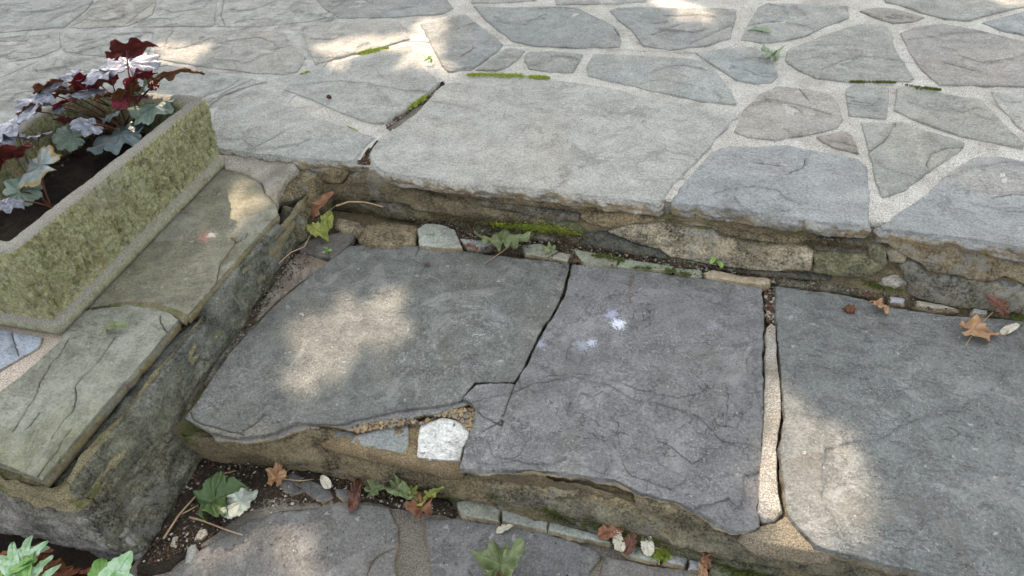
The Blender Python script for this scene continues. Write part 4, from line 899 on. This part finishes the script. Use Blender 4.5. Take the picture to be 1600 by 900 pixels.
FL_ = [ # px, z, kind, size, rot, mat, curl, fold, ruffle, aspect, cat, label
 ((784, 387), 0, 'maple', .078, (-20, 2, 8), M_LG, .35, .30, .3, 1.3, 'curled green maple leaf on the step against the riser'),
 ((860, 385), .012, 'maple', .026, (0, 0, 160), M_LG, .3, .1, .2, 1., 'tiny green leaf on the filler stones right of the maple leaf'),
 ((1205, 90), ZT, 'maple', .052, (18, 24, 35), M_LP, .7, .5, .3, .9, 'curled pale green leaf on the terrace flagstones'),
 ((1187, 46), ZT, 'lance', .042, (0, 60, 80), M_LP, .2, 1.2, .1, .6, 'small rolled pale leaf near the top of the terrace'),
 ((497, 369), .004, 'oval', .042, (4, -10, 70), M_LY, .4, .4, .3, .9, 'yellow green leaf scrap lying lowest in the inner corner'),
 ((514, 350), .012, 'oval', .036, (20, 0, 10), M_LY, .4, .3, .3, .9, 'olive leaf standing in the inner corner behind the scrap'),
 ((505, 335), .022, 'oval', .055, (40, 20, -50), M_LO, .3, .3, .2, .55, 'rust coloured leaf strip leaning on the corner stone'),
 ((1518, 520), 0, 'maple', .060, (-4, 2, -84, 0), M_LT, .25, .15, .22, .72, 'large tan dead leaf on the plain grey slab'),
 ((1375, 481), 0, 'oval', .026, (10, 20, 50), M_LT, .6, .5, .3, .8, 'small folded tan leaf near the riser'),
 ((1378, 440), .01, 'oval', .018, (30, 0, 80), M_LO, .5, .4, .3, .9, 'tiny orange leaf under the pale lump of the riser'),
 ((1554, 486), .006, 'oval', .030, (30, -20, 60), M_LB, .7, .7, .3, .9, 'dark curled leaf with a pale stalk near the riser'),
 ((1578, 515), 0, 'lance', .024, (20, 20, -60), M_LC, .5, .6, .2, 1., 'small white petal beside the tan dead leaf'),
 ((1606, 543), 0, 'oval', .024, (20, 10, 10), M_LO, .6, .5, .3, .9, 'brown leaf scrap at the right edge on the slab'),
 ((183, 514), ZC, 'lance', .034, (10, 10, -75), M_LG, .4, .4, .2, .9, 'small green leaf on the lower coping slab'),
 ((338, 790), ZL+.004, 'maple', .075, (14, -6, -50), M_LD, .35, .3, .25, 1.1, 'large dark green leaf in the soil beside the wall foot'),
 ((378, 788), ZL+.018, 'oval', .046, (-8, 6, -20), M_LGY, .2, .1, .2, 1., 'weathered pale grey leaf on the dark green leaf'),
 ((432, 748), ZL+.004, 'maple', .040, (34, 10, 5), M_LT, .5, .4, .3, .8, 'upright tan leaf in the dark soil at the left'),
 ((582, 768), ZL+.004, 'maple', .036, (20, -10, -60), M_LG, .5, .4, .3, .9, 'green leaf in the soil behind the lower flagstones, left one'),
 ((628, 776), ZL+.004, 'oval', .040, (10, 10, -110), M_LG, .5, .7, .4, .8, 'green leaf in the soil touching the lower mortar joint'),
 ((660, 800), ZL+.004, 'maple', .046, (16, 0, 40), M_LO, .6, .5, .35, .9, 'curled rust and tan leaf on the lower mortar joint'),
 ((648, 778), ZL+.006, 'lance', .046, (20, 20, 70), M_LY, .4, .5, .2, .8, 'narrow yellow green leaf above the rust leaf'),
 ((672, 782), ZL+.014, 'lance', .040, (30, -20, -55), M_LY, .4, .5, .2, .8, 'narrow olive leaf above the rust leaf at right'),
 ((638, 766), ZL+.01, 'oval', .026, (40, 20, 15), M_LB, .6, .6, .3, .8, 'small curled brown leaf in the heap under the riser'),
 ((556, 772), ZL+.004, 'lance', .044, (10, 10, 10), M_LB, .4, .5, .3, .8, 'brown leaf strip pointing down beside the green leaf'),
 ((508, 752), ZL+.014, 'oval', .020, (10, 0, 50), M_LC, .3, .2, .1, .9, 'round cream leaf on a dark slate piece'),
 ((784, 898), ZL, 'maple', .062, (0, 0, 20), M_LG, .9, .9, .5, 1.1, 'curled green leaf standing on the lower flagstone'),
 ((783, 900), ZL+.012, 'oval', .024, (30, 0, 10), M_LO, .6, .6, .4, 1., 'small dead rust leaf inside the curled green leaf'),
 ((952, 838), ZL+.014, 'oval', .028, (20, 10, -70), M_LO, .5, .5, .3, .9, 'orange dead leaf leftmost in the small heap'),
 ((966, 848), ZL+.014, 'oval', .024, (30, -20, 30), M_LC, .5, .5, .3, .8, 'cream leaf scrap in the middle of the small heap'),
 ((984, 850), ZL+.014, 'oval', .026, (30, 10, -20), M_LB, .6, .6, .3, .9, 'brown curled leaf in the small heap'),
 ((1011, 849), ZL+.014, 'oval', .028, (24, -10, 15), M_LC, .3, .3, .2, .8, 'cream oval leaf right of the small heap'),
 ((1101, 876), ZL+.014, 'oval', .022, (30, 20, 40), M_LO, .5, .5, .3, .8, 'orange leaf scrap on the bluish edging stones'),
 ((1097, 893), ZL+.004, 'lance', .026, (10, 0, 15), M_LT, .4, .5, .3, .9, 'tan leaf scrap below the orange one'),
 ((788, 826), ZL, 'lance', .020, (10, 10, -60), M_LC, .4, .4, .2, 1., 'tiny white petal on the lower middle flagstone'),
 ((735, 386), 0, 'oval', .022, (10, 20, 80), M_LO, .5, .4, .3, .8, 'pinkish dead leaf bit left of the green maple leaf'),
 ((205, 836), ZL-.02, 'oval', .05, (10, 10, 40), M_LD, .3, .3, .3, .8, 'dark green leaf on the bark mulch'),
]
for k, (p, z, kd, sz, rot, mt, cu, fo, rf, asp, lab) in enumerate(FL_):
    o = leaf('fallen_leaf', kd, (*at(p[0], p[1], z+.008), z), sz, rot, mt, None, curl=cu, fold=fo, ruffle=rf, seed=60+k, aspect=asp, groundz=z)
    tag(o, lab, 'fallen leaf', 'fallen leaves on the steps')
    st_ = {0: [(800,382),(775,400),(757,412)], 7: [(1522,520),(1515,530),(1508,541)], 10: [(1552,487),(1545,494),(1536,503)], 11: [(1576,516),(1572,521),(1569,525)], 30: [(1018,855),(1028,856),(1033,858)], 2: [(1212,92),(1219,84),(1221,72)]}.get(k)
    if st_:
        q = [Vector((*at(u, v, z+.012-.005*j), z+.012-.005*j)) for j, (u, v) in enumerate(st_)]
        v, f = tube(curve(*q, 8), .0013, 5, .8); mesh_obj('stalk', v, f, M_TWIGP, o)

def twig(pxs, z, r, mat, lab, name='twig', cat='twig', lift=.003):
    v, f = tube([Vector((*at(u, v_, z+lift), z+lift+.002*math.sin(i*2))) for i, (u, v_) in enumerate(pxs)], r, 6, .7)
    return tag(mesh_obj(name, v, f, mat), lab, cat)
twig([(989,431),(985,445),(983,460),(985,473)], 0, .0022, M_TWIG, 'short brown twig lying on the purplish slab')
twig([(720,88),(730,82),(738,76),(739,70)], ZT, .0018, M_TWIG, 'curved twig on the grey terrace flagstone')
twig([(255,842),(280,805),(305,775),(322,762),(345,742),(368,735)], ZL, .0024, M_TWIGP, 'long pale twig along the foot of the side wall', lift=.010)
twig([(284,803),(296,798),(310,788)], ZL, .002, M_TWIGP, 'short twig forking off the long one')
twig([(296,808),(320,815),(350,826),(379,836)], ZL, .0026, M_TWIGP, 'straight pale twig on the sunlit mortar', lift=.012)
twig([(335,770),(348,760),(362,750)], ZL, .0018, M_TWIGP, 'thin pale twig above the dark green leaf', lift=.014)
twig([(525,322),(545,316),(568,315),(585,319),(598,324)], .03, .0028, M_TWIGP, 'pale arched twig leaning on the riser corner', lift=.03)
twig([(435,412),(455,395),(475,385),(500,340),(528,320)], .0, .002, M_TWIGP, 'thin pale twig rising from the slab splinters', lift=.02)
twig([(1390,478),(1383,480),(1375,473)], .0, .0014, M_TWIG, 'tiny stalk between the seed husk and the folded leaf')
twig([(440,748),(470,752),(490,748)], ZL, .0014, M_TWIGP, 'thin stalk across the dark slate pieces', lift=.012)
for (u, v_, z, s_, c, lab) in [((1328), 484, 0, .012, (.20,.09,.05), 'brown spiky seed husk on the plain grey slab'), (514, 152, ZT, .008, (.10,.05,.04), 'dark dried bud on the terrace flagstone'), (668, 414, 0, .006, (.16,.11,.08), 'tiny snail shell on the dark left slab')]:
    v, f = rockv((*at(u, v_, z+s_*.6), z+s_*.75), (s_, s_*.8, s_*.75), int(u), 3, .9, f=3.5)
    tag(mesh_obj('seed_husk', v, f, simple('husk_%s' % 'abc'[int(u) % 3], c, tuple(x*.5 for x in c), 200, .8, .003)), lab, 'seed husk')

# small sprouts --------------------------------------------------------
M_SPR = leafmat('sprout_leaf', (.20, .36, .06), (.28, .46, .12), (.2, .33, .08), (.3, .45, .15), .5, .3)
def sprout(px, z, n, sz, lab, seed, mat=M_SPR, kind='lance', tall=.02, nm='weed_sprout', cat='weed'):
    r = random.Random(seed); p = Vector((*at(px[0], px[1], z), z)); e = empty(nm, p, lab, cat)
    for k in range(n):
        tp = p+Vector((r.uniform(-1, 1)*sz*.5, r.uniform(-1, 1)*sz*.5, tall*r.uniform(.4, 1)))
        v, f = tube(curve(p, (p+tp)/2+Vector((0, 0, .003)), tp, 4), sz*.03, 5, .7); mesh_obj('stem', v, f, mat, e)
        leaf('leaf', kind, tp, sz*r.uniform(.6, 1), (r.uniform(-25, 35), r.uniform(-25, 25), 360*k/n+r.uniform(-25, 25)), mat, e, .3, .3, .1, seed+k)
sprout((1120, 410), .012, 7, .020, 'tiny bright fern like weed at the foot of the pale long stone', 1)
sprout((670, 99), ZT, 4, .018, 'tiny green weed in the joint left of the curved twig', 2)
sprout((1296, 432), .01, 5, .010, 'tiny green weed left of the hole in the riser', 3)
sprout((512, 397), .006, 3, .014, 'tiny green weed on the dark broken slab piece', 4)
M_PAC = leafmat('variegated_leaf', (.46, .62, .44), (.26, .46, .22), (.3, .45, .25), (.3, .5, .15), .4, .25, spec=.5)
M_PACG = leafmat('fresh_green_leaf', (.16, .34, .08), (.24, .42, .12), (.2, .35, .12), (.35, .5, .2), .45, .3)
pc = Vector((*at(32, 878, -.09), -.15)); e = empty('bedding_plant', pc, 'pale green and white pointed leafed plant in the mulch corner', 'plant')
for k, (u, v_, z, sz, rot, mt) in enumerate([
    (36, 868, -.07, .062, (18, 0, 12), M_PAC), (48, 870, -.07, .060, (20, 10, -30), M_PAC), (20, 874, -.07, .058, (14, 0, 38), M_PAC), (12, 884, -.075, .062, (5, -8, 70), M_PAC),
    (30, 886, -.07, .05, (-12, 0, 130), M_PACG), (44, 882, -.07, .055, (-10, 8, -150), M_PACG), (60, 890, -.08, .05, (6, 0, -12), M_PAC), (38, 878, -.065, .032, (30, 0, -70), M_PACG), (18, 900, -.08, .05, (0, 0, 95), M_PACG), (50, 862, -.09, .05, (0, 10, -60), M_PAC), (72, 903, -.09, .05, (14, 0, -20), M_PAC)]):
    pos = Vector((*at(u, v_, z), z)); leaf('leaf', 'lance', pos+Vector((0, 0, 0)), sz*.68, rot, mt, e, .25, .25, .08, 300+k, aspect=.95)
    v, f = tube(curve(pc, (pc+pos)/2+Vector((0, 0, .01)), pos, 5), .0022, 5, .7); mesh_obj('stem', v, f, M_PACG, e)
pc = Vector((*at(172, 905, -.11), -.15)); e = empty('bedding_plant', pc, 'pale green leaves cut by the bottom edge below the wall corner', 'plant')
for k, (u, v_, sz, rot) in enumerate([(158, 905, .05, (10, 0, 40)), (180, 903, .055, (20, 10, -5)), (170, 915, .05, (10, 0, -60))]):
    pos = Vector((*at(u, v_, -.10), -.10)); leaf('leaf', 'oval', pos, sz, rot, M_PAC if k else M_PACG, e, .3, .3, .1, 330+k)
    v, f = tube(curve(pc, (pc+pos)/2, pos, 4), .002, 5, .7); mesh_obj('stem', v, f, M_PACG, e)

# moss ------------------------------------------------------------------
M_MOSS = simple('moss', (.20, .27, .03), (.42, .48, .09), 130, .9, .001)
M_MOSSD = simple('dark_moss', (.06, .085, .015), (.17, .20, .05), 300, .9, .001)
M_ROOT = simple('dry_moss_threads', (.10, .08, .04), (.24, .20, .12), 200, .9, .001)
def moss(path, wid, n, mat, lab, seed, hgt=.006, normal=(0, 0, 1)):
    """path: world points; tufts spread along it"""
    r = random.Random(seed); mm = Many(); nv = Vector(normal); P3 = [Vector(p) for p in path]
    for k in range(n):
        i = r.random()*(len(P3)-1); j = int(i)
        c = P3[j].lerp(P3[j+1], i-j)
        if noise.noise(Vector((i*4.3, seed*3.3, 1))) < -.12 and r.random() < .9 and (mm.v or k < n-40): continue
        edge = math.sin(math.pi*i/(len(P3)-1))**.4*(.55+.9*abs(noise.noise(Vector((i*5.3, seed, 0)))*2)); c = c+Vector((nz(i, seed, 0, 2)*wid*.8, nz(i, seed, 4, 2)*wid*.8, 0))
        c = c+Vector((r.gauss(0, wid*edge), r.gauss(0, wid*edge), 0)) if nv.z > .5 else c+Vector((r.gauss(0, wid*1.5), 0, r.gauss(0, wid*edge)))
        for b in range(3):
            d = (nv+Vector((r.uniform(-.9, .9), r.uniform(-.9, .9), r.uniform(-.2, .5)))).normalized()*hgt*r.uniform(.5, 1.3)
            s_ = d.cross(Vector((r.uniform(-1, 1), r.uniform(-1, 1), .1))).normalized()*hgt*.22
            mm.add([c-s_-d*.3, c+s_-d*.3, c+d], [(0, 1, 2)])
    o = mesh_obj('moss', mm.v, mm.f, mat, smooth=False, recalc=False)
    o['kind'] = 'stuff'; tag(o, lab, 'moss'); return o
def zp(px, z): return [(*at(u, v, z), z) for u, v in px]
moss(zp([(728,116),(760,117),(800,118),(830,120),(858,122)], ZT+.001), .0075, 1500, M_MOSS, 'bright green moss strip along the back of the largest slab', 1, .006)
moss(zp([(560,85),(580,79),(607,75)], ZT+.001), .008, 700, M_MOSS, 'short yellow green moss strip in the sun', 2, .007)
moss(zp([(638,170),(652,161),(664,153)], ZT-.008), .007, 450, M_MOSS, 'moss clump inside the open terrace joint', 3, .010)
moss(zp([(1328,128),(1360,128),(1400,129)], ZT+.001), .003, 500, M_MOSSD, 'thin moss line left, on the right terrace joint', 4, .006)
moss(zp([(1410,132),(1440,137),(1470,141)], ZT+.001), .004, 500, M_MOSSD, 'moss line right, beside the wide mortar joint', 5, .006)
moss(zp([(470,116),(485,111)], ZT+.001), .003, 120, M_MOSS, 'moss speck in the joint above the front flagstone', 6, .005)
moss(zp([(540,196),(560,205)], ZT+.001), .0015, 80, M_MOSS, 'thin moss line behind the front flagstone corner', 7, .004)
moss(zp([(672,368),(692,366)], .013), .012, 350, M_MOSSD, 'round moss patch on the pale filler stone', 8, .003)
def mu(px, rec=.004): return [(a, YU(a, b)-rec, b) for a, b in pu(px)]
def ml(px, rec=.004): return [(a, YL(a, b)-rec, b) for a, b in pl(px)]
moss(mu([(680,335),(740,345),(800,352),(860,358),(905,366)]), .011, 2600, M_ROOT, 'tangled dry moss along the lower part of the riser', 9, .010, (0, -1, .2))
moss(mu([(770,345),(820,352),(860,352),(900,362)], .012), .009, 1800, M_MOSS, 'green moss cushion on the riser above the maple leaf', 10, .006, (0, -1, .4))
moss(zp([(925,400),(950,402),(975,408)], .008), .006, 500, M_MOSSD, 'dark moss on the filler stones above the long crack', 11, .006)
moss(zp([(985,418),(1030,420),(1080,430)], .006), .005, 700, M_MOSSD, 'moss rim along the filler stones above the short twig', 12, .005)
moss(zp([(1350,440),(1380,445),(1410,452)], .014), .010, 1000, M_MOSSD, 'dark moss around the pale lump in the riser', 13, .007)
moss(zp([(1270,432),(1290,436),(1305,440)], .005), .007, 400, M_MOSS, 'small moss patch behind the plain grey slab', 14, .005)
moss(zp([(1570,490),(1600,495),(1640,500)], .004), .008, 500, M_MOSSD, 'dark moss at the foot of the riser at the right edge', 15, .007)
moss(zp([(1010,862),(1030,866),(1045,868)], ZL+.012), .008, 800, M_MOSS, 'green moss tuft among the edging stones', 16, .008)
moss(zp([(1120,880),(1160,888),(1210,900)], ZL+.012), .014, 1400, M_MOSSD, 'green moss at the foot of the lower riser, right end', 17, .008)
moss(ml([(760,770),(850,795),(950,825),(1050,850)], .002), .008, 1500, M_MOSSD, 'dark moss film along the bottom of the lower riser', 18, .004, (0, -1, .2))
moss(zp([(950,845),(985,858),(1010,866)], ZL+.01), .006, 400, M_MOSSD, 'moss between the edging stones under the leaf heap', 19, .006)
moss(mu([(1262,380),(1300,382),(1345,388)], -.002), .008, 700, M_ROOT, 'dry root threads in the dark gap below the right slab', 20, .010, (0, -1, .2))

# crumbs, soil and gravel ----------------------------------------------
def litter(regions, n, lab, seed, cols, smin=.0015, smax=.005, name='soil_crumbs'):
    r = random.Random(seed); groups = [Many() for _ in cols]
    pol = []
    for px, z in regions:
        wp = np.array(pz(px, z)); a = abs(np.sum(wp[:, 0]*np.roll(wp[:, 1], -1)-np.roll(wp[:, 0], -1)*wp[:, 1]))/2; pol.append((wp, z, a))
    tot = sum(p[2] for p in pol)
    for wp, z, a in pol:
        mn, mx = wp.min(0), wp.max(0); want = int(n*a/tot); got = 0; tries = 0
        while got < want and tries < want*30:
            tries += 1; p = np.array([[r.uniform(mn[0], mx[0]), r.uniform(mn[1], mx[1])]])
            if not inside(p, [tuple(q) for q in wp])[0]: continue
            s_ = smin+(smax-smin)*r.random()**2.5; v, f = rockv((p[0][0], p[0][1], z+s_*.3+r.random()*.002), (s_*r.uniform(.7, 1.3), s_*r.uniform(.6, 1.1), s_*r.uniform(.4, .9)), r.random()*50, 1, .5, r.random()*6)
            groups[r.randrange(len(cols))].add(v, f); got += 1
    allm = Many(); mats = []
    vs, fs, mi = [], [], []
    for gi, g in enumerate(groups):
        k = len(vs); vs += g.v; fs += [tuple(i+k for i in f) for f in g.f]; mi += [gi]*len(g.f)
    o = mesh_obj(name, vs, fs, cols[0], smooth=False, recalc=False)
    for c in cols[1:]: o.data.materials.append(c)
    o.data.polygons.foreach_set('material_index', mi)
    o['kind'] = 'stuff'; tag(o, lab, 'debris'); return o
MC = [simple('crumb_dark', (.03, .022, .016), (.06, .045, .03), 200, .9), simple('crumb_brown', (.10, .07, .045), (.05, .035, .025), 200, .9),
      simple('crumb_grey', (.22, .20, .17), (.15, .14, .12), 200, .9), simple('crumb_red', (.15, .07, .04), (.09, .045, .03), 200, .9), simple('crumb_pale', (.42, .38, .30), (.30, .27, .22), 200, .9)]
D3 = [MC[0], MC[0], MC[0], MC[1], MC[1], MC[0], MC[3], MC[2]]
soil_px = [([(330,700),(400,715),(480,738),(600,765),(700,785),(716,800),(714,806),(660,800),(610,788),(560,782),(500,790),(440,790),(385,800),(345,830),(300,858),(240,885),(225,878),(275,790)], ZL-.002)]
o = slab('soil_patch', pz([(325,695),(400,710),(480,732),(600,758),(700,778),(718,800),(712,808),(662,800),(612,789),(565,780),(500,788),(440,780),(395,786),(352,815),(325,845),(300,862),(262,890),(215,905),(215,882),(270,790)], ZL+.0), flat(ZL+.0), .03, M_SOIL, res=.01, jit=.006, rough=.006, rfreq=20, rnd=.008, seed=900)
o['kind'] = 'stuff'; tag(o, 'dark damp soil filling the gap below the lower riser', 'soil')
litter(soil_px, 5200, 'crumbs, grit and chips covering the dark soil below the lower riser', 1, D3+[MC[0], MC[0], MC[1], MC[4]], .0008, .0042)
litter([([(640,340),(760,355),(900,368),(1050,400),(1180,425),(1290,438),(1380,455),(1480,478),(1480,490),(1400,478),(1300,452),(1200,442),(1095,432),(960,416),(890,408),(820,398),(745,390),(650,350)], .002)], 3300, 'grit and crumbs strewn between the filler stones', 2, [MC[0], MC[0], MC[1], MC[2], MC[3], MC[2]], .001, .0038)
litter([([(1194,450),(1210,450),(1211,505),(1198,508)], -.018)], 420, 'gravel and crumbs in the open joint of the step', 3, [MC[0], MC[1], MC[2], MC[3], MC[4]], .0015, .007)
litter([([(605,182),(690,131),(684,145),(605,200),(597,212),(590,205)], ZT-.014)], 1100, 'dry crumbs filling the open joint of the terrace', 4, [MC[0], MC[1], MC[3], MC[2], MC[4]], .0012, .005)
litter([([(560,235),(585,238),(580,262),(565,268)], ZT-.016), ([(888,398),(905,400),(906,410),(886,410)], .0)], 260, 'reddish crumbs in the gaps between slabs', 5, [MC[1], MC[3], MC[0]], .0015, .005)
litter([([(545,672),(560,664),(600,657),(640,653),(655,663),(700,642),(738,640),(746,660),(738,680),(715,654),(690,649),(655,664),(640,662),(560,676)], -.013)], 1800, 'coarse orange brown mortar crumbs under the broken slab edge', 6, [MC[2], simple('crumb_ochre', (.26, .19, .10), (.17, .12, .06), 200, .9), MC[1], simple('crumb_tan', (.34, .27, .16), (.24, .18, .1), 200, .9)], .002, .006)
litter([([(455,390),(480,375),(500,400),(450,440),(400,500),(330,590),(300,630),(310,615),(380,510),(440,415)], -.004)], 700, 'dark crumbs along the foot of the side wall', 7, [MC[0], MC[0], MC[1], MC[2]], .001, .004)
litter([([(300,600),(700,420),(1180,460),(1180,800),(900,700),(350,650)], .001), ([(1230,480),(1600,520),(1600,880),(1300,840)], .001)], 260, 'a few specks of grit scattered on the step slabs', 8, [MC[4], MC[2], MC[0]], .0006, .0018)
litter([([(400,800),(620,800),(640,880),(300,890)], ZL+.001), ([(670,812),(930,862),(915,900),(680,900)], ZL+.001), ([(720,806),(940,862),(1100,893),(1095,898),(930,868),(715,812)], ZL+.001)], 420, 'specks of grit on the lower flagstones', 9, [MC[4], MC[2], MC[0], MC[1]], .0006, .0022)
litter([([(0,130),(600,150),(1500,130),(1500,300),(700,250)], ZT+.001)], 220, 'specks of grit on the terrace', 10, [MC[4], MC[0], MC[2]], .0006, .002)
litter([([(0,340),(60,300),(130,235),(200,200),(240,170),(215,160),(120,170),(40,210),(-40,260),(-60,400)], .243)], 900, 'bark bits and crumbs on the soil in the planter', 12, [MC[0], MC[1], MC[0], MC[3], MC[2], MC[1]], .0015, .007)
# bark mulch
r = random.Random(9); mm = Many()
for k in range(900):
    x = r.uniform(-2.1, -1.06); y = r.uniform(.05, .44); L = r.uniform(.008, .028)
    v, f = rockv((x, y, ZL-.045+r.uniform(0, .03)), (L, L*r.uniform(.3, .5), L*r.uniform(.15, .3)), k, 1, .5, r.random()*6)
    R_ = Matrix.Rotation(r.uniform(-.6, .6), 3, 'X'); c = Vector((x, y, ZL-.03)); v = [p+Vector((0, 0, .012)) for p in v]; mm.add([R_ @ (p-c)+c for p in v], f)
o = mesh_obj('bark_mulch', mm.v, mm.f, simple('bark', (.26, .095, .045), (.10, .04, .022), 90, .8, .002), smooth=False, recalc=False); o['kind'] = 'stuff'; tag(o, 'reddish brown bark mulch at the foot of the wall end', 'mulch')

# ------------------------------------------------------------------ the shade tree behind the camera's left, with the gaps that let the sun through
PATCH = [ # px polygon, plane z
 ([(455,520),(475,480),(520,462),(580,458),(635,462),(645,500),(620,545),(590,580),(530,596),(475,600),(448,560)], 0),

 ([(1195,650),(1245,605),(1300,650),(1335,720),(1355,790),(1375,870),(1320,910),(1225,900),(1165,820),(1190,750)], 0),
 ([(505,70),(545,52),(600,50),(620,60),(590,90),(540,108),(510,105)], ZT),
 ([(610,95),(690,72),(700,95),(670,120),(620,125)], ZT),
 ([(630,30),(690,28),(700,60),(680,80),(650,50)], ZT),
 ([(245,70),(300,58),(330,85),(290,104),(240,108)], ZT),
 ([(1045,18),(1105,15),(1110,38),(1060,42)], ZT),
 ([(1555,-5),(1605,-10),(1605,12),(1560,12)], ZT),
 ([(1020,-15),(1070,-15),(1070,6),(1020,6)], ZT),
 ([(318,320),(350,285),(392,285),(402,312),(372,360),(340,395),(322,385),(340,350)], ZC),
 ([(318,826),(395,818),(402,862),(335,878)], ZL),
 ([(425,865),(515,855),(530,915),(425,920)], ZL),
 ([(465,850),(490,850),(500,870),(470,870)], ZL),
 ([(1085,425),(1160,435),(1150,455),(1100,450)], .0),
 ([(180,85),(230,80),(240,150),(190,170),(150,140)], .42),
]
S2 = lambda x, y, z: (x+.5*z, y-.9*z)
GAPS = [[S2(*at(u, v, z), z) for u, v in px] for px, z in PATCH]
GAPS = [[((x-cx)*1.08+cx, (y-cy)*1.08+cy) for x, y in g] for g in GAPS for cx, cy in [(sum(p[0] for p in g)/len(g), sum(p[1] for p in g)/len(g))]]
r = random.Random(77); N = 13500
FX = np.array([(r.uniform(-5.3, 2.4), r.uniform(-.6, 4.9)) for _ in range(N)])
keep = np.ones(N, bool)
for g in GAPS: keep &= ~inside(FX, g); ga = np.array(g); keep &= ~(segdist(FX, ga, np.roll(ga, -1, 0)) < .042)
cv, cf = [], []
for (fx, fy), k in zip(FX, keep):
    if not k: continue
    z = r.uniform(3.6, 5.2); c = Vector((fx-.5*z, fy+.9*z, z)); s_ = r.uniform(.075, .115)
    nv = Vector((-.5+r.uniform(-.7, .7), .9+r.uniform(-.7, .7), 1+r.uniform(-.5, .5))).normalized()
    a = nv.cross(Vector((r.uniform(-1, 1), r.uniform(-1, 1), r.uniform(-1, 1)))).normalized(); b = nv.cross(a)
    n = len(cv); cv += [c-a*s_*1.2, c-a*s_*.3+b*s_*.75, c+a*s_*1.2, c-a*s_*.3-b*s_*.75]; cf.append((n, n+1, n+2, n+3))
tr = empty('shade_tree', (-5.5, 9.5, -.2), 'tall leafy tree behind the terrace shading the steps', 'tree')
crown = mesh_obj('crown', cv, cf, simple('canopy_leaf', (.05, .09, .02), (.08, .13, .03), 5, .6, .001), tr, smooth=False, recalc=False)
v, f = tube(curve((-5.5, 9.5, -.2), (-5.4, 9.3, 3), (-4.6, 8.3, 6), 10), .22, 12, .5); mesh_obj('trunk', v, f, M_TWIG, tr)
for k in range(8):
    p0 = Vector((-5.2, 9.1, 2.4+k*.25)); p2 = Vector((r.uniform(-9, -4.6), r.uniform(2.5, 10), r.uniform(3.8, 4.9)))
    v, f = tube(curve(p0, (p0+p2)/2+Vector((0, 0, .8)), p2, 10), .07, 7, .25); mesh_obj('limb', v, f, M_TWIG, tr)
